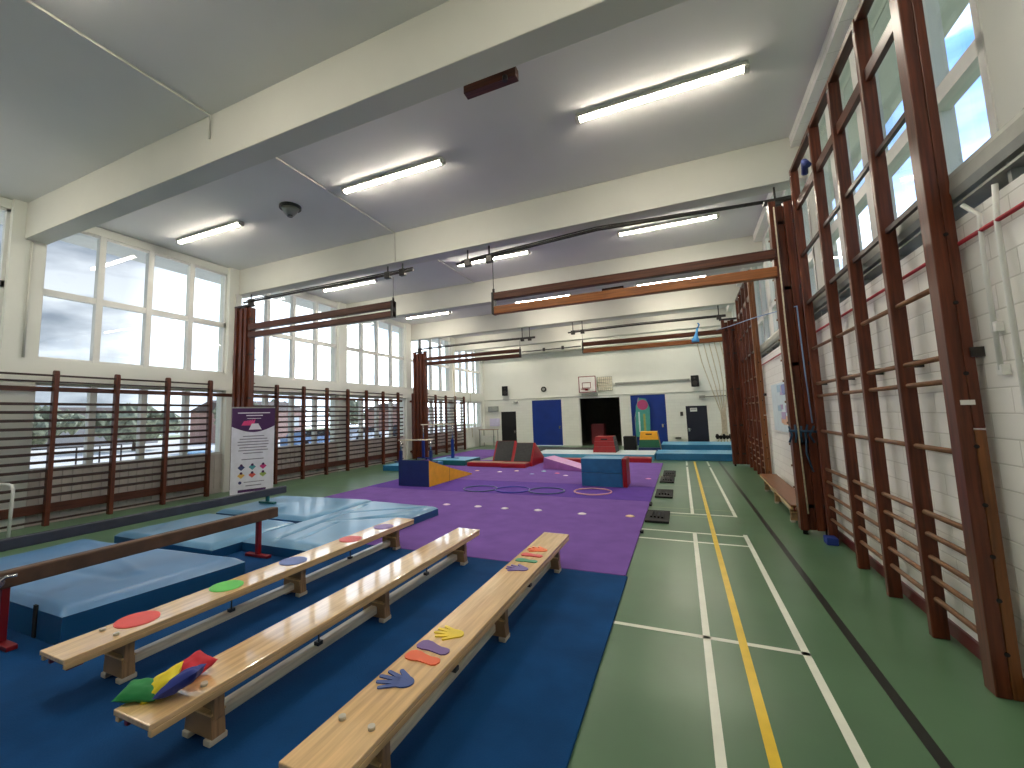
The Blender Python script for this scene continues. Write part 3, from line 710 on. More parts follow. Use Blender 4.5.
for (u0, u1) in ((0.18, 0.205),):
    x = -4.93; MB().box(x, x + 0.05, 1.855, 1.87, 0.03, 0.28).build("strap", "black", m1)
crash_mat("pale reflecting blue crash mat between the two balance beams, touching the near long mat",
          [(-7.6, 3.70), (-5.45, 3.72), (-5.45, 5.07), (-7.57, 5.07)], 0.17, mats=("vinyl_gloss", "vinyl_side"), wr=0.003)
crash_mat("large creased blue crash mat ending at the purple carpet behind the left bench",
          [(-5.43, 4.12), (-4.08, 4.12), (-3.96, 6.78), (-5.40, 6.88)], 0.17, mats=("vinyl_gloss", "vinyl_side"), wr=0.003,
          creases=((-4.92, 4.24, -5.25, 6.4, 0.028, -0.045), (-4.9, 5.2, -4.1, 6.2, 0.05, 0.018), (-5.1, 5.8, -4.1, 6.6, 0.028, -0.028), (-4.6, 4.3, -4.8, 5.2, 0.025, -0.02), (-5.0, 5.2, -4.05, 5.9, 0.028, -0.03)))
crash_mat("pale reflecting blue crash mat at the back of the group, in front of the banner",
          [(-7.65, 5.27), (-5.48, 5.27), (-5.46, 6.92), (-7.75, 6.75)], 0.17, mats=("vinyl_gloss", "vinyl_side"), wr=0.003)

# balance beams
def beam(lb, x, y0, y1, z0, z1, m, posts, pm, w2=0.05, grp="low gymnastics beams over the crash mats"):
    g = thing("gymnastics_beam", (x, (y0 + y1) / 2, 0), lb, "balance beam", grp)
    MB().box(x - w2, x + w2, y0, y1, z0, z1).build("beam_body", m, g, bevel=0.015)
    for y, zf in posts:
        p = MB(); p.box(x - 0.028, x + 0.028, y - 0.025, y + 0.025, zf + 0.03, z0)
        st = p.build("stand", pm, g, bevel=0.004)
        MB().box(x - 0.20, x + 0.20, y - 0.035, y + 0.035, zf, zf + 0.035).build("foot_bar", pm, st, bevel=0.006)
    return g
g = beam("brown suede balance beam on red stands, over the near blue crash mats", -5.0, 0.9, 4.28, 0.46, 0.59, "beam_brown", ((1.70, 0.022), (4.02, 0.022)), "red_metal")
w = MB(); w.cyl((-4.95, 1.62, 0.53), 0.045, 0.05, 'x', 14); w.cyl((-4.95, 1.62, 0.53), 0.018, 0.1, 'x', 10); w.tube([(-4.9, 1.62, 0.53), (-4.88, 1.66, 0.57), (-4.87, 1.72, 0.565)], 0.012, 8); w.tube([(-4.9, 1.62, 0.53), (-4.88, 1.60, 0.49)], 0.012, 8)
w.build("clamp_knob", "chrome", g)
beam("dark grey suede balance beam on teal stands, further from the benches", -7.18, 0.8, 6.35, 0.33, 0.46, "beam_dark", ((5.95, 0.195), (1.2, 0.022)), "teal")

# white tube trolley at the far left
g = thing("tube_trolley", (-9.0, 3.0, 0), "white tubular metal frame with a blue cushion at the left edge by the wall bars", "trolley")
MB().tube([(-8.86, 3.0, 0.05), (-8.82, 3.0, 0.84), (-8.86, 2.995, 0.90), (-8.93, 2.98, 0.92), (-9.6, 2.9, 0.92), (-9.67, 2.9, 0.90), (-9.70, 2.9, 0.84), (-9.70, 2.9, 0.05)], 0.022, 8).build("tube_frame", "white_metal", g)
for x in (-8.86, -9.70): MB().cyl((x, 2.96, 0.0), 0.04, 0.05, 'z', 12).build("foot", "black", g)
w = MB(); w.box(-9.62, -9.12, 2.7, 3.0, 0.12, 0.5); w.build("cushion", plain((24, 50, 96)), g, bevel=0.05)
MB().tube([(-9.70, 2.9, 0.1), (-8.86, 3.0, 0.1)], 0.018, 8).build("cross_bar", "white_metal", g)

# ------------------------------------------------------------------ roll-up banner
bx, by = -9.32, 6.72; ang = math.atan2(7.57 - 6.72, -8.97 + 9.32)
BT = Matrix.Translation((bx, by, 0)) @ Matrix.Rotation(ang, 4, 'Z')
g = thing("roller_banner", (bx, by, 0), "purple and white roller banner standing in front of the left folded climbing frame", "banner"); g.rotation_euler.z = ang; g["_org"] = (0, 0, 0)
Wb = 0.93; Hb = 2.05
MB().box(-0.01, Wb + 0.01, -0.09, 0.09, 0.0, 0.10).build("base", "grey_metal", g, bevel=0.02)
MB().box(0, Wb, -0.006, 0.004, 0.10, Hb).build("sheet", plain((214, 214, 226), 0.6), g)
MB().box(-0.005, Wb + 0.005, -0.012, 0.012, Hb, Hb + 0.03).build("top_bar", "grey_metal", g, bevel=0.004)
MB().tube([(Wb / 2, 0.04, 0.1), (Wb / 2, 0.04, Hb)], 0.012, 6).build("support_pole", "grey_metal", g)
w = MB(); Y0 = -0.0075
arc = [(0, Hb), (0, Hb - 0.42)] + [(Wb * k / 10, Hb - 0.42 - 0.14 * math.sin(PI * k / 10)) for k in range(1, 10)] + [(Wb, Hb - 0.42), (Wb, Hb)]
w.prism(arc, 'y', Y0, -0.006, 0)
def strip(x0, x1, z0, z1, mi): w.box(x0, x1, -0.0095, -0.0075, z0, z1, mi)
for k, (a, b) in enumerate(((0.12, 0.82), (0.30, 0.66))): strip(a, b, Hb - 0.12 - 0.06 * k, Hb - 0.10 - 0.06 * k, 1)
strip(0.32, 0.62, Hb - 0.245, Hb - 0.235, 1)
for k in range(5):                                    # pink and white tumbling logo
    w.prism([(0.20 + 0.05 * k, Hb - 0.40), (0.27 + 0.05 * k, Hb - 0.40), (0.30 + 0.05 * k, Hb - 0.29 + 0.012 * k), (0.25 + 0.05 * k, Hb - 0.30)], 'y', -0.0095, -0.0075, 2)
w.prism([(0.36, Hb - 0.50), (0.64, Hb - 0.50), (0.56, Hb - 0.36), (0.42, Hb - 0.36)], 'y', -0.0102, -0.0075, 1)
for k in range(4): strip(0.41 + 0.05 * k, 0.435 + 0.05 * k, Hb - 0.48, Hb - 0.40, 0)
for k, (a, b) in enumerate(((0.24, 0.70), (0.17, 0.77), (0.13, 0.80), (0.13, 0.80), (0.17, 0.76), (0.15, 0.79), (0.25, 0.68))): strip(a, b, Hb - 0.66 - 0.065 * k, Hb - 0.64 - 0.065 * k, 3)
strip(0.22, 0.70, Hb - 1.19, Hb - 1.17, 3)
cols = [(50, 60, 110), (70, 140, 150), (190, 50, 120), (214, 170, 90), (210, 90, 80), (150, 170, 90)]
for k in range(6):
    cx, cz = 0.22 + 0.235 * (k % 3), Hb - 1.36 - 0.18 * (k // 3)
    w.prism([(cx - 0.08, cz), (cx, cz - 0.07), (cx + 0.08, cz), (cx, cz + 0.07)], 'y', -0.0095, -0.0075, 4 + k)
    w.cyl((cx, -0.0105, cz + 0.05), 0.03, 0.003, 'y', 10, 0)
w.cyl((0.2, -0.0105, Hb - 1.70), 0.035, 0.003, 'y', 12, 4); strip(0.28, 0.72, Hb - 1.705, Hb - 1.69, 3); strip(0.32, 0.66, Hb - 1.79, Hb - 1.77, 3)
strip(0.16, 0.76, Hb - 1.92, Hb - 1.86, 0)
w.build("printed_artwork", [plain((64, 20, 78)), plain((226, 220, 230)), plain((214, 60, 120)), plain((120, 116, 130))] + [plain(c) for c in cols], g)

# ------------------------------------------------------------------ soft play blocks
g = thing("foam_wedge", (-6.2, 10.2, 0), "navy and yellow foam wedge on the purple carpet, left of the hoops", "foam wedge")
w = MB(); z0 = 0.022
for (ya, yb, ha, hb) in ((9.38, 10.42, 0.64, 0.355), (10.43, 11.80, 0.35, 0.02)):
    p = MB(); x0, x1 = -6.62, -5.72
    vs = [(x0, ya, z0), (x1, ya, z0), (x1, yb, z0), (x0, yb, z0), (x0, ya, z0 + ha), (x1, ya, z0 + ha), (x1, yb, z0 + hb), (x0, yb, z0 + hb)]
    p.add(vs, [(0, 1, 5, 4)], 0); p.add(vs, [(1, 2, 6, 5), (0, 4, 7, 3)], 1); p.add(vs, [(4, 5, 6, 7)], 2); p.add(vs, [(2, 3, 7, 6), (0, 3, 2, 1)], 0)
    p.build("wedge_section", ["navy", "yellow_vinyl", "sky_vinyl"], g)

g = thing("foam_block", (-1.72, 10.8, 0), "blue two layer foam block with a red end, standing behind the pink hoop", "foam block")
for (a, b, mm) in ((0.022, 0.33, ("mid_vinyl",)), (0.335, 0.66, ("mid_vinyl", "sky_vinyl"))):
    p = MB(); p.box(-2.22, -1.30, 10.48, 11.15, a, b, 0)
    q = p.build("blue_layer", list(mm), g, bevel=0.012)
    if len(mm) > 1: q.data.polygons[1].material_index = 1
MB().box(-1.295, -1.20, 10.48, 11.15, 0.022, 0.66).build("red_end", "red_vinyl", g, bevel=0.012)

HP = [(-4.37, 9.45, (70, 90, 130), "grey blue hoop lying nearest the yellow wedge"), (-3.60, 9.52, (50, 60, 170), "deep blue hoop between the other two bluish hoops"),
      (-2.82, 9.58, (60, 84, 130), "dark teal blue hoop beside the pink hoop"), (-1.84, 9.75, (236, 176, 168), "pink hoop in front of the blue foam block")]
for (x, y, c, lb) in HP:
    w = MB(); w.tube([(x + 0.39 * math.cos(2 * PI * k / 40), y + 0.39 * math.sin(2 * PI * k / 40), 0.034) for k in range(40)], 0.013, 8, closed=True)
    tag(w.build("hoop", plain(c, 0.35), origin=(x, y, 0.034)), lb, "hoop", "plastic hoops lying on the deeper purple carpet")

DL = [((-4.27, 7.64), (226, 200, 220), "small pale floor marker in the near row, closest to the creased crash mat"), ((-3.60, 7.65), (226, 214, 226), "small pale floor marker second from the crash mat in the near row"),
      ((-3.05, 7.64), (230, 224, 232), "small white floor marker beyond the end of the middle bench"), ((-2.43, 7.67), (230, 224, 232), "small white floor marker between the middle and right bench ends"),
      ((-1.64, 7.63), (240, 230, 236), "small white floor marker straight beyond the end of the right bench"), ((-0.87, 7.69), (236, 206, 160), "small cream floor marker nearest the green floor in the near row"),
      ((-5.90, 12.55), (236, 190, 150), "orange tinted floor marker in front of the red mat, nearest the yellow wedge tip"), ((-5.10, 12.45), (240, 230, 226), "white floor marker in front of the two red wedges"),
      ((-4.67, 12.76), (240, 214, 180), "cream floor marker in front of the right red wedge"), ((-3.84, 12.85), (170, 220, 226), "pale turquoise floor marker left of the purple wedge"),
      ((-3.34, 12.5), (236, 120, 150), "pink floor marker in front of the purple wedge"), ((-0.86, 12.0), (230, 150, 200), "pink floor marker right of the blue foam block"),
      ((-4.0, 12.2), (150, 160, 210), "lilac floor marker just nearer than the turquoise one"), ((-3.0, 12.1), (220, 200, 220), "pale floor marker beside the left end of the blue foam block")]
for (p, c, lb) in DL:
    w = MB(); w.tube([(p[0], p[1], 0.02), (p[0], p[1], 0.028), (p[0], p[1], 0.036)], [0.075, 0.06, 0.03], 16)
    tag(w.build("floor_marker", plain(c), origin=(p[0], p[1], 0.02)), lb, "floor marker", "dome markers on the purple carpet")

# red tumbling wedges with charcoal tops, on red base mats
def red_wedge(lb, x0, x1, y0, y1, h):
    g = thing("tumbling_wedge", ((x0 + x1) / 2, y0, 0), lb, "wedge mat", "red wedges with charcoal tops")
    z0 = 0.022
    p = MB(); vs = [(x0, y0, z0), (x1, y0, z0), (x1, y1, z0), (x0, y1, z0), (x0, y0, z0 + 0.12), (x1, y0, z0 + 0.12), (x1, y0 + 0.45, z0 + h), (x0, y0 + 0.45, z0 + h)]
    p.add(vs, [(0, 1, 5, 4), (1, 2, 6, 5), (0, 4, 7, 3), (2, 3, 7, 6), (0, 3, 2, 1), (4, 5, 6, 7)], 0)
    p.build("wedge_core", "red_vinyl", g)
    n = Vector((0, -(h - 0.12), 0.45)).normalized() * 0.012
    t = MB(); a = 0.06
    q = [Vector((x0 + a, y0 + 0.02, z0 + 0.15)), Vector((x1 - a, y0 + 0.02, z0 + 0.15)), Vector((x1 - a, y0 + 0.44, z0 + h - 0.01)), Vector((x0 + a, y0 + 0.44, z0 + h - 0.01))]
    t.add([v + n for v in q] + q, [(0, 1, 2, 3), (4, 7, 6, 5), (0, 4, 5, 1), (1, 5, 6, 2), (2, 6, 7, 3), (3, 7, 4, 0)])
    t.build("charcoal_face", "charcoal", g)
red_wedge("left red wedge with a sloping charcoal face, in front of the far black door", -6.02, -5.28, 14.05, 15.6, 0.80)
red_wedge("right red wedge with a sloping charcoal face, towards the tall blue door", -5.26, -4.56, 13.95, 15.7, 0.74)
for (a, b, ya, yb, lb) in ((-6.75, -5.5, 13.55, 14.03, "low red mat in front of the left charcoal faced wedge"), (-5.48, -4.62, 13.45, 13.93, "low red mat in front of the right charcoal faced wedge")):
    g = thing("red_base_mat", ((a + b) / 2, ya, 0), lb, "mat", "low red mats in front of the wedges")
    MB().box(a, b, ya, yb, 0.022, 0.16).build("mat_body", "red_vinyl", g, bevel=0.02)
    MB().box(a + 0.03, b - 0.03, ya + 0.03, yb - 0.03, 0.158, 0.166).build("tan_top", plain((150, 110, 90)), g)

# purple incline and mats at the far end
g = thing("purple_incline", (-3.3, 13.6, 0), "purple foam incline sloping down behind the blue foam block", "foam wedge")
p = MB(); vs = [(-4.05, 13.5, 0.022), (-2.5, 12.9, 0.022), (-2.35, 13.6, 0.022), (-3.9, 14.25, 0.022), (-4.02, 13.5, 0.36), (-2.5, 12.9, 0.05), (-2.35, 13.6, 0.05), (-3.88, 14.25, 0.36)]
p.add(vs, [(0, 1, 5, 4), (1, 2, 6, 5), (2, 3, 7, 6), (0, 4, 7, 3), (0, 3, 2, 1)], 0); p.add(vs, [(4, 5, 6, 7)], 1)
p.build("incline_body", ["plum", plain((200, 150, 200))], g)
def slab(lb, x0, x1, y0, y1, z0, z1, top, side, grp="mats laid out at the far end", name="gym_mat", cat="mat"):
    p = MB(); p.box(x0, x1, y0, y1, z0, z1, 0)
    o = p.build(name, [side, top], origin=((x0 + x1) / 2, (y0 + y1) / 2, z0), bevel=0.015)
    o.data.polygons[1].material_index = 1
    return tag(o, lb, cat, grp)
slab("red gym mat behind the blue foam block on its right, before the white mat", -2.3, -1.0, 15.75, 16.3, 0.0, 0.16, "red_vinyl", "red_vinyl")
slab("red gym mat left of the blue foam block, behind the purple incline", -4.5, -2.95, 15.1, 15.65, 0.022, 0.16, "red_vinyl", "red_vinyl")
slab("long pale white mat running across under the red vaulting box", -5.4, -0.95, 16.6, 18.5, 0.0, 0.2, "white_vinyl", "sky_vinyl")
slab("long blue mat at the end of the court lines, lower and nearer of the two", -0.9, 1.86, 16.75, 18.3, 0.0, 0.24, "sky_vinyl", "mid_vinyl")
slab("long blue mat against the dark navy door, behind the nearer long one", -0.85, 1.9, 20.2, 22.2, 0.0, 0.3, "sky_vinyl", "mid_vinyl")
slab("blue mat on the floor below the blue uneven bars, left of the navy wedge", -9.1, -7.7, 12.0, 13.6, 0.0, 0.18, "sky_vinyl", "mid_vinyl")
slab("blue mat under the far bars behind the yellow wedge", -8.3, -6.9, 13.7, 15.0, 0.022, 0.2, "sky_vinyl", "teal")
slab("dark grey mat stored behind the white mat left of the red vaulting box", -6.5, -3.7, 19.0, 20.6, 0.0, 0.14, "charcoal", "charcoal")

# low training bars
def bars(lb, xa, xb, ya, yb, h, m):
    g = thing("training_bar", (xa, ya, 0), lb, "gymnastics bar", "blue training bars behind the wedge")
    for (x, y) in ((xa, ya), (xb, yb)):
        MB().box(x - 0.05, x + 0.05, y - 0.04, y + 0.04, 0.18, h * 0.62).build("upright", m, g, bevel=0.01)
        MB().cyl((x, y, h * 0.62), 0.022, h * 0.38, 'z', 8).build("inner_tube", "chrome", g)
        MB().box(x - 0.25, x + 0.25, y - 0.04, y + 0.04, 0.18, 0.22).build("foot_bar", m, g)
    MB().tube([(xa - 0.1, ya, h), (xb + 0.1, yb, h)], 0.022, 8).build("rail", "pine_rail", g)
bars("lower blue training bar with a pale wooden rail behind the navy wedge", -9.0, -7.9, 12.9, 13.1, 0.95, "navy")
bars("higher blue training bar with a pale rail in front of the far left folded frame", -8.95, -7.75, 14.3, 14.4, 1.45, "door_blue")

# vaulting boxes
def vault(lb, x0, x1, y0, y1, layers, inset, side=None):
    g = thing("vaulting_box", ((x0 + x1) / 2, y0, 0), lb, "vaulting box", "trapezoid vaulting boxes at the far end")
    H = layers[-1][1]
    for (za, zb, m) in layers:
        def c(z): t = (z - layers[0][0]) / (H - layers[0][0]); return inset * t
        a, b = c(za), c(zb - 0.006)
        vs = [(x0 + a, y0 + a, za), (x1 - a, y0 + a, za), (x1 - a, y1 - a, za), (x0 + a, y1 - a, za), (x0 + b, y0 + b, zb - 0.006), (x1 - b, y0 + b, zb - 0.006), (x1 - b, y1 - b, zb - 0.006), (x0 + b, y1 - b, zb - 0.006)]
        p = MB(); p.add(vs, [(0, 3, 2, 1), (4, 5, 6, 7), (0, 1, 5, 4), (2, 3, 7, 6), (0, 4, 7, 3)], 0); p.add(vs, [(1, 2, 6, 5)], 1)
        p.build("box_layer", [m, side or m], g)
    cx = (x0 + x1) / 2; z = H - 0.13
    MB().box(cx - 0.12, cx + 0.12, y0 + inset * 0.75, y0 + inset * 0.9 + 0.03, z, z + 0.05).build("hand_hole", "black", g)
    return g
vault("red vaulting box with a grey side, standing on the pale mat before the storeroom", -3.18, -2.32, 17.3, 18.3, ((0.2, 0.42, "red_vinyl"), (0.42, 0.62, "red_vinyl"), (0.62, 0.80, "red_vinyl")), 0.10, "charcoal")
vault("yellow and green vaulting box in front of the right tall blue door", -1.72, -0.82, 19.4, 20.4, ((0.0, 0.24, "navy"), (0.24, 0.55, plain((20, 96, 70))), (0.55, 0.88, "yellow_vinyl")), 0.13, plain((150, 120, 60)))
tag(MB().box(-2.35, -1.85, 20.0, 20.5, 0.0, 0.66).build("storage_box", "black", bevel=0.02), "black box between the red and the yellow vaulting boxes", "box")
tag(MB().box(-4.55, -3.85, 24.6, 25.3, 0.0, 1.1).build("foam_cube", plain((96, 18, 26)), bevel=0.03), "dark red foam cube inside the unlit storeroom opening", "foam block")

# flag style banner leaning on the right blue door
g = thing("feather_banner", (-1.75, 23.3, 0), "tall teal banner with a pink top leaning on the right hand blue door", "banner")
MB().prism([(-2.12, 0.45), (-1.45, 0.5), (-1.38, 1.9), (-1.55, 2.35), (-1.85, 2.4), (-2.05, 2.0)], 'y', 23.42, 23.44).build("flag", plain((70, 150, 140)), g)
w = MB(); w.cyl((-1.72, 23.41, 2.05), 0.26, 0.01, 'y', 20, 0); w.box(-1.95, -1.88, 23.41, 23.42, 0.7, 1.7, 1); w.box(-1.72, -1.62, 23.41, 23.42, 0.6, 1.6, 2)
w.build("flag_print", [plain((170, 60, 110)), plain((190, 215, 215)), plain((150, 160, 90))], g)
MB().tube([(-2.1, 23.45, 0.0), (-2.12, 23.45, 1.4), (-1.9, 23.45, 2.42)], 0.015, 6).build("pole", "grey_metal", g)

# ------------------------------------------------------------------ back wall fittings
def speaker(lb, x, tilt):
    g = thing("loudspeaker", (x, 23.3, 3.1), lb, "loudspeaker", "black loudspeakers on the back wall", rz=tilt)
    MB().prism([(-0.17, -0.14), (0.17, -0.14), (0.13, 0.16), (-0.13, 0.16)], 'z', -0.27, 0.27).build("cabinet", "black", g, bevel=0.02)
    w = MB(); w.cyl((0, -0.155, -0.09), 0.11, 0.01, 'y', 20); w.cyl((0, -0.155, 0.15), 0.045, 0.01, 'y', 14); w.build("driver_cone", "steel", g)
    MB().box(-0.03, 0.03, 0.16, 0.30, -0.05, 0.05).build("wall_bracket", "steel", g)
speaker("black loudspeaker high on the back wall above the left black door", -9.05, 0.25)
speaker("black loudspeaker high on the back wall above the dark navy door", 0.74, -0.25)
g = thing("alarm_sounder", (-6.84, 23.55, 3.1), "round dark grey alarm sounder on the back wall above the left blue door", "alarm")
MB().cyl((-6.84, 23.52, 3.1), 0.15, 0.08, 'y', 24).build("housing", "steel", g); MB().cyl((-6.84, 23.49, 3.1), 0.08, 0.03, 'y', 16).build("grille", "grey_metal", g)
g = thing("basketball_hoop", (-4.4, 23.4, 3.2), "white basketball backboard with a red rim above the storeroom opening", "basketball hoop")
MB().box(-4.86, -3.92, 23.3, 23.34, 2.80, 3.66).build("backboard", "white_metal", g, bevel=0.006)
w = MB()
for (a, b, c, d) in ((-4.84, -3.94, 3.62, 3.66), (-4.84, -3.94, 2.80, 2.84), (-4.84, -4.80, 2.8, 3.66), (-3.98, -3.94, 2.8, 3.66), (-4.66, -4.20, 3.30, 3.33), (-4.66, -4.20, 3.02, 3.05), (-4.66, -4.63, 3.02, 3.33), (-4.23, -4.2, 3.02, 3.33)):
    w.box(a, b, 23.29, 23.30, c, d)
w.build("painted_box", plain((120, 40, 50)), g)
w = MB(); w.tube([(-4.43 + 0.22 * math.cos(2 * PI * k / 24), 23.03 + 0.22 * math.sin(2 * PI * k / 24), 2.96) for k in range(24)], 0.012, 6, closed=True)
w.build("rim", "red_metal", g)
MB().box(-4.5, -4.36, 23.24, 23.29, 2.90, 3.0).build("rim_bracket", "red_metal", g)
for x in (-4.7, -4.1): MB().box(x, x + 0.05, 23.34, 23.59, 3.1, 3.2).build("wall_arm", "steel", g)
g = thing("caged_scoreboard", (-3.5, 23.5, 3.2), "pale panel behind a wire cage on the back wall, right of the backboard", "scoreboard")
MB().box(-3.86, -3.14, 23.48, 23.58, 2.88, 3.56).build("panel", plain((222, 216, 196)), g)
w = MB()
for k in range(8): w.tube([(-3.86 + k * 0.103, 23.44, 2.86), (-3.86 + k * 0.103, 23.44, 3.58)], 0.007, 4)
for k in range(6): w.tube([(-3.88, 23.44, 2.86 + k * 0.144), (-3.12, 23.44, 2.86 + k * 0.144)], 0.007, 4)
w.build("wire_cage", plain((110, 106, 96)), g)
w = MB(); w.box(-3.0, 0.5, 23.5, 23.56, 3.15, 3.25)
tag(w.build("curtain_rail", "grey_metal", bevel=0.01), "long grey rail on the back wall between the caged panel and the right loudspeaker", "rail")
tag(MB().box(-4.75, -3.9, 23.45, 23.6, 2.64, 2.74).build("sign_strip", "grey_metal", bevel=0.01), "narrow grey strip on the wall between the storeroom opening and the backboard", "sign")
tag(MB().box(-8.62, -8.38, 23.42, 23.58, 2.40, 2.5).build("emergency_light", "grey_metal", bevel=0.02), "small grey emergency light above and right of the left black door", "emergency light")
tag(MB().box(-0.03, 0.1, 23.5, 23.6, 1.45, 1.65).build("alarm_call_point", "steel", bevel=0.01), "small dark wall box beside the dark navy door", "wall box")
tag(MB().box(-0.32, -0.06, 23.45, 23.6, 0.35, 0.42).build("wall_shelf", "steel", bevel=0.01), "small dark ledge low on the wall between the right blue door and the navy door", "ledge")
w = MB(); w.tube([(1.0, 23.5, 2.33), (2.0, 23.5, 2.36)], 0.03, 6); w.box(0.85, 1.1, 23.4, 23.55, 2.28, 2.4)
tag(w.build("wall_bar_light", "grey_metal"), "slim grey fitting on the back wall above the dark navy door", "light fitting")
# table with papers, far left corner
g = thing("folding_table", (-9.8, 22.6, 0), "small table in the far left corner beside the black door", "table")
MB().box(-10.3, -9.35, 22.2, 22.9, 0.93, 0.97).build("tabletop", plain((150, 130, 110)), g)
for (x, y) in ((-10.25, 22.25), (-9.4, 22.25), (-10.25, 22.85), (-9.4, 22.85)): MB().box(x - 0.02, x + 0.02, y - 0.02, y + 0.02, 0, 0.93).build("leg", "grey_metal", g)
MB().box(-10.2, -9.5, 22.3, 22.8, 0.25, 0.6).build("shelf_crate", "white_metal", g)
tag(MB().box(-10.15, -9.55, 23.5, 23.58, 1.1, 1.55).build("wall_poster", plain((206, 200, 226)), bevel=0.004), "pale lilac poster on the wall above the corner table", "poster")
tag(MB().box(-10.2, -9.6, 23.4, 23.58, 1.95, 2.25).build("fuse_box", "grey_metal", bevel=0.01), "grey fuse box high in the far left corner", "fuse box")

# black straps and trays along the purple carpet edge
PD = [(-0.60, -0.31, 7.50, 8.15, "black plastic tray nearest the camera on the green floor at the purple carpet edge"),
      (-0.56, -0.29, 9.62, 10.35, "black plastic tray second along the purple carpet edge"),
      (-0.55, -0.29, 11.6, 12.4, "black plastic tray third along the purple carpet edge, with a pale strip beyond"),
      (-0.52, -0.27, 12.75, 13.6, "black plastic tray furthest along the purple carpet edge")]
for i, (a, b, c, d, lb) in enumerate(PD):
    g = thing("equipment_tray", ((a + b) / 2, (c + d) / 2, 0), lb, "tray", "black trays beside the purple carpet")
    MB().box(a - 0.03, b + 0.03, c - 0.08, d + 0.08, 0, 0.035).build("tray_body", "black", g, bevel=0.01)
    w = MB(); random.seed(i)
    for k in range(4): x = a + 0.04 + 0.055 * k; w.box(x, x + 0.03, c + 0.1 + 0.05 * random.random(), d - 0.1, 0.035, 0.06)
    w.build("hook_rows", "black", g)
tag(MB().box(-0.60, -0.35, 12.44, 12.52, 0.0, 0.03).build("pale_strip", plain((220, 214, 190))), "short pale strip between the two furthest black trays", "strip")
w = MB(); w.box(-0.645, -0.60, 6.75, 6.83, 0.0, 0.03); w.box(-0.645, -0.60, 8.7, 8.95, 0.0, 0.03)
tag(w.build("carpet_clip", "black"), "small black clips holding the edge of the purple carpet", "clip")

# ------------------------------------------------------------------ outside
struct(MB().box(-90, 90, -70, 110, -0.9, -0.35).build("ground_outside", "grass"), "grass outside the windows")
struct(MB().box(-60, -13.2, -20, 80, -0.35, -0.28).build("path_outside", "paving"), "paving outside the left windows, whitened to look overexposed")
def tree(x, y, h, r, lb, seed):
    random.seed(seed)
    g = thing("tree", (x, y, -0.35), lb, "tree", "trees beyond the left windows")
    MB().tube([(x, y, -0.35), (x + 0.1, y, h * 0.5)], [0.2, 0.1], 8).build("trunk", "bark", g)
    w = MB()
    for k in range(150):
        t = random.random() * 2 * PI; u = random.random() ** 0.5 * r; z = h * 0.3 + random.random() * h * 0.7
        rr = u * math.sin(PI * min(1, max(0.08, (z - h * 0.2) / (h * 0.85))))
        c = Vector((x + rr * math.cos(t), y + rr * math.sin(t), z)); s = r * (0.12 + 0.12 * random.random())
        vs = [c + Vector(d) * s * (0.7 + 0.6 * random.random()) for d in ((1, 0, 0), (-1, 0, 0), (0, 1, 0), (0, -1, 0), (0, 0, 1), (0, 0, -1), (.6, .6, .3), (-.6, .6, -.3))]
        w.add(vs, [(4, 0, 6), (4, 6, 2), (6, 0, 5), (2, 6, 5), (4, 7, 1), (4, 2, 7), (2, 5, 7), (7, 5, 1), (4, 1, 3), (1, 5, 3), (4, 3, 0), (3, 5, 0)])
    w.build("crown", "leaf", g)
TL = ["bushy tree seen through the wall bars at the left edge", "bushy tree seen between the first and second wall bar posts", "rounded tree seen left of the banner through the bars", "tree seen just left of the folded frame behind the banner", "far tree seen through the bars right of the banner", "tree seen through the bars nearest the far left folded frame"]
for i, (x, y, h, r) in enumerate(((-46, 9, 2.9, 3.6), (-46, 15.5, 3.1, 3.8), (-40, 20.5, 2.9, 3.0), (-30, 22.0, 3.6, 1.6), (-52, 44, 4.2, 3.5), (-46, 52, 4.4, 3.0))): tree(x, y, h, r, TL[i], i)
def house(x, y, wx, wy, h, lb, m):
    g = thing("house", (x, y, -0.35), lb, "house", "buildings beyond the left windows")
    MB().box(x - wx / 2, x + wx / 2, y - wy / 2, y + wy / 2, -0.35, h).build("walls", m, g)
    MB().prism([(x - wx / 2 - 0.3, h), (x + wx / 2 + 0.3, h), (x, h + 1.2)], 'y', y - wy / 2 - 0.3, y + wy / 2 + 0.3).build("roof", "roof", g)
    for k in range(3):
        yy = y - wy / 2 + wy * (k + 0.5) / 3
        MB().box(x + wx / 2, x + wx / 2 + 0.06, yy - 0.6, yy + 0.6, h * 0.35, h * 0.75).build("house_window", "white_metal", g)
house(-44, 34, 7, 9, 2.9, "pinkish brick building seen through the bars right of the banner", "house_brick")
house(-58, 24, 8, 12, 2.6, "grey brick building seen through the bars beyond the trees", plain((176, 170, 162)))
house(-46, 66, 8, 10, 3.2, "brick building seen through the bars beside the far folded frame", "house_brick")
def car(x, y, c, lb, rz=1.5):
    g = thing("parked_car", (x, y, -0.35), lb, "car", "cars parked beyond the left windows", rz=rz)
    MB().prism([(-2.1, 0.3), (2.1, 0.3), (2.1, 0.75), (1.3, 0.9), (0.8, 1.35), (-1.2, 1.38), (-1.8, 0.9), (-2.1, 0.85)], 'y', -0.85, 0.85).build("car_body", plain(c, 0.3), g, bevel=0.05)
    MB().prism([(1.12, 0.93), (0.76, 1.3), (-1.15, 1.32), (-1.6, 0.93)], 'y', -0.87, 0.87).build("car_glass", "black", g)
    for x2 in (-1.3, 1.3):
        for y2 in (-0.88, 0.70): MB().cyl((x2, y2, 0.32), 0.32, 0.18, 'y', 16).build("wheel", "black", g)
car(-25.0, 24.5, (110, 140, 176), "blue car seen through the bars just right of the banner")
car(-27.0, 32.5, (200, 204, 208), "silver car seen through the bars left of the far folded frame")
car(-27.0, 40.0, (60, 64, 70), "dark car seen through the bars nearest the far folded frame")
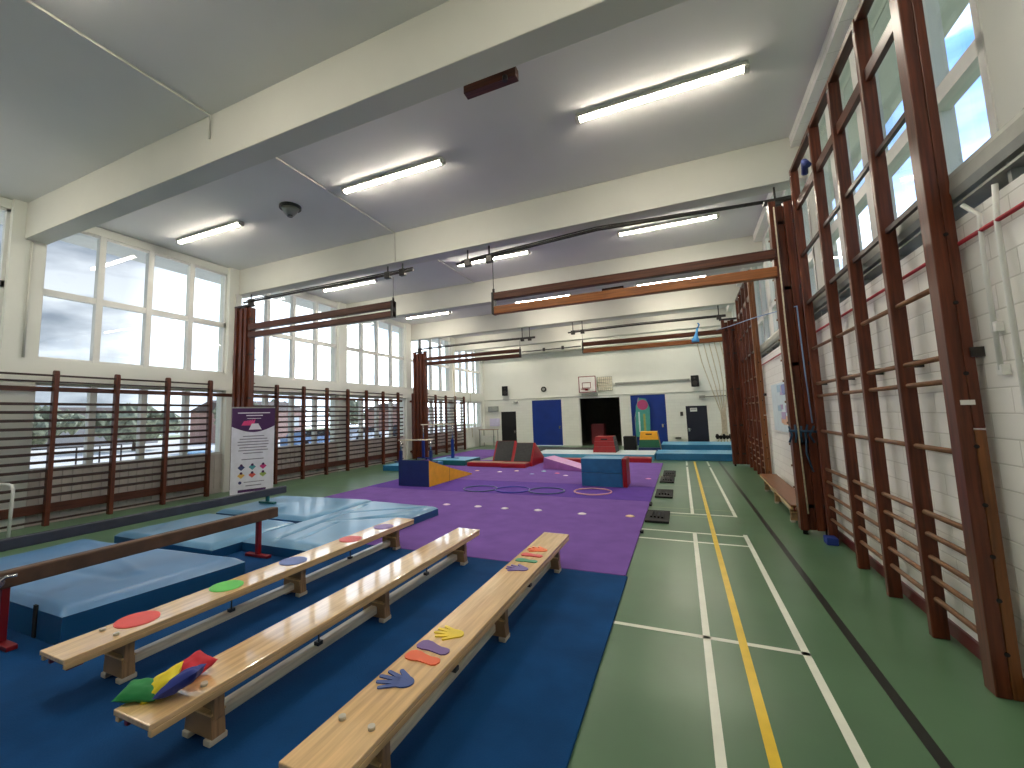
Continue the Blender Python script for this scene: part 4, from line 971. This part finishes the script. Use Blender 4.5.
g = thing("outdoor_bin", (-19.5, 12.4, -0.28), "bright blue bin outside, seen through the bars left of the banner", "bin")
MB().box(-19.9, -19.1, 12.0, 12.8, -0.28, 0.45).build("bin_body", plain((40, 110, 190)), g, bevel=0.04)
MB().box(-19.95, -19.05, 11.95, 12.85, 0.45, 0.52).build("bin_lid", plain((150, 190, 220)), g, bevel=0.02)
g = thing("climbing_arch", (-20, 8.5, -0.28), "metal outdoor play frame seen through the first wall bars", "play frame")
for k in range(5): MB().tube([(-20, 7 + k * 0.7, -0.28), (-20, 7 + k * 0.7, 1.0)], 0.03, 6).build("upright", "steel", g)
MB().tube([(-20, 7, 1.0), (-20, 9.8, 1.0)], 0.03, 6).build("top_bar", "steel", g)

tn += 1; struct(MB().box(-11.55, -10.86, YF, YB + 0.3, 5.62, 5.85).build("trim_%d" % tn, "frame"), "white eave outside the left windows")
tn += 1; struct(rbuild(MB().box(0.36, 1.1, YF, YB + 0.3, 5.62, 5.85), "trim_%d" % tn, "frame"), "white eave outside the right windows")
# ------------------------------------------------------------------ daylight
sl = bpy.data.lights.new("outdoor_fill_sun", 'SUN'); sl.energy = 2.6; sl.angle = 0.05; sl.color = (1.0, 0.97, 0.92)  # added sun, aimed along the walls to brighten the outdoors
so = bpy.data.objects.new("outdoor_fill_sun", sl); so.rotation_euler = (-PI / 4, 0, 0); COL.objects.link(so)
wd = bpy.data.worlds.new("sky"); bpy.context.scene.world = wd; wd.use_nodes = True
nt = wd.node_tree; n = nt.nodes; l = nt.links
bg = n["Background"]
tc = n.new("ShaderNodeTexCoord"); mp = n.new("ShaderNodeMapping"); mp.inputs["Scale"].default_value = (1, 1, 3.2); mp.inputs["Location"].default_value = (0.3, 0.9, 0.2)
l.new(tc.outputs["Generated"], mp.inputs["Vector"])
nz = n.new("ShaderNodeTexNoise"); nz.inputs["Scale"].default_value = 2.2; nz.inputs["Detail"].default_value = 7; nz.inputs["Roughness"].default_value = 0.55
l.new(mp.outputs["Vector"], nz.inputs["Vector"])
cr = n.new("ShaderNodeValToRGB"); cr.color_ramp.elements[0].position = 0.48; cr.color_ramp.elements[1].position = 0.62
l.new(nz.outputs["Fac"], cr.inputs["Fac"])
sx = n.new("ShaderNodeSeparateXYZ"); l.new(tc.outputs["Generated"], sx.inputs[0])
# the clouds are thick on the left side of the hall and broken on the right
mr = n.new("ShaderNodeMapRange"); mr.inputs["From Min"].default_value = -0.6; mr.inputs["From Max"].default_value = 0.6; mr.inputs["To Min"].default_value = 0.75; mr.inputs["To Max"].default_value = 0.0
l.new(sx.outputs["X"], mr.inputs["Value"])
mxx = n.new("ShaderNodeMath"); mxx.operation = 'MAXIMUM'; l.new(cr.outputs["Color"], mxx.inputs[0]); l.new(mr.outputs["Result"], mxx.inputs[1])
gr = n.new("ShaderNodeValToRGB"); e = gr.color_ramp.elements
e[0].position = 0.0; e[0].color = lin((214, 228, 240)); e[1].position = 0.5; e[1].color = lin((66, 132, 214))
l.new(sx.outputs["Z"], gr.inputs["Fac"])
n2 = n.new("ShaderNodeTexNoise"); n2.inputs["Scale"].default_value = 4.5; n2.inputs["Detail"].default_value = 6; l.new(mp.outputs["Vector"], n2.inputs["Vector"])
cl = n.new("ShaderNodeValToRGB"); cl.color_ramp.elements[0].position = 0.35; cl.color_ramp.elements[0].color = lin((176, 190, 208)); cl.color_ramp.elements[1].position = 0.62; cl.color_ramp.elements[1].color = lin((248, 250, 252))
l.new(n2.outputs["Fac"], cl.inputs["Fac"])
mix = n.new("ShaderNodeMix"); mix.data_type = 'RGBA'
l.new(mxx.outputs[0], mix.inputs["Factor"]); l.new(gr.outputs["Color"], mix.inputs["A"]); l.new(cl.outputs["Color"], mix.inputs["B"])
l.new(mix.outputs["Result"], bg.inputs["Color"])
def mrange(src, a, b, c, d):
    q = n.new("ShaderNodeMapRange"); q.inputs["From Min"].default_value = a; q.inputs["From Max"].default_value = b; q.inputs["To Min"].default_value = c; q.inputs["To Max"].default_value = d
    l.new(src, q.inputs["Value"]); return q.outputs["Result"]
def mul(a, b):
    q = n.new("ShaderNodeMath"); q.operation = 'MULTIPLY'; l.new(a, q.inputs[0]); l.new(b, q.inputs[1]); return q.outputs[0]
elev = mrange(sx.outputs["Z"], 0.08, 0.42, 1.35, 0.72)          # hazy and bright at the horizon
sun_side = mrange(sx.outputs["Y"], 0.42, 0.75, 0.78, 3.4)       # the cloud deck is thinner beyond the back of the hall
patch = mrange(n2.outputs["Fac"], 0.38, 0.62, 0.72, 1.3)
right_boost = mrange(sx.outputs["X"], 0.1, 0.5, 1.0, 1.5)
l.new(mul(mul(mul(elev, sun_side), patch), right_boost), bg.inputs["Strength"])

def portal(loc, rot, sx_, sy_):
    ld = bpy.data.lights.new("window_portal", 'AREA'); ld.shape = 'RECTANGLE'; ld.size = sx_; ld.size_y = sy_
    ld.cycles.is_portal = True
    o = bpy.data.objects.new("window_portal", ld); o.location = loc; o.rotation_euler = rot; COL.objects.link(o)
portal((-10.75, 10, 4.3), (0, -PI / 2, 0), 2.7, 27)
portal((-10.75, 10, 1.75), (0, -PI / 2, 0), 1.7, 27)
portal((2.0, 10, 4.4), (0, PI / 2, 0), 2.6, 27)

# ------------------------------------------------------------------ camera
yaw, pitch, roll = -0.43137634, 0.10504045, -0.02789176
Fp, CX, CY = 435.298, 477.94, 370.11
fw = Vector((math.sin(yaw) * math.cos(pitch), math.cos(yaw) * math.cos(pitch), math.sin(pitch)))
rt = Vector((math.cos(yaw), -math.sin(yaw), 0)); up = rt.cross(fw)
r2 = rt * math.cos(roll) + up * math.sin(roll); u2 = -rt * math.sin(roll) + up * math.cos(roll)
R = Matrix((r2, u2, -fw)).transposed()
cd = bpy.data.cameras.new("camera"); cam = bpy.data.objects.new("camera", cd); COL.objects.link(cam)
cam.matrix_world = Matrix.Translation((0, 0, 1.72)) @ R.to_4x4()
cd.sensor_width = 36; cd.sensor_fit = 'HORIZONTAL'; cd.lens = Fp * 36 / 1024
cd.shift_x = (512 - CX) / 1024; cd.shift_y = -(384 - CY) / 1024
cd.clip_start = 0.05; cd.clip_end = 400
sc = bpy.context.scene; sc.camera = cam
sc.view_settings.view_transform = 'Standard'; sc.view_settings.look = 'None'; sc.view_settings.gamma = 1; sc.view_settings.use_curve_mapping = False
sc.view_settings.exposure = 0.25
sc.cycles.max_bounces = 10; sc.cycles.diffuse_bounces = 6; sc.cycles.glossy_bounces = 4; sc.cycles.transparent_max_bounces = 12
sc.cycles.use_denoising = True
sc.cycles.sample_clamp_indirect = 8
for o in bpy.data.objects:
    for k in ("_org", "_x"):
        if k in o: del o[k]
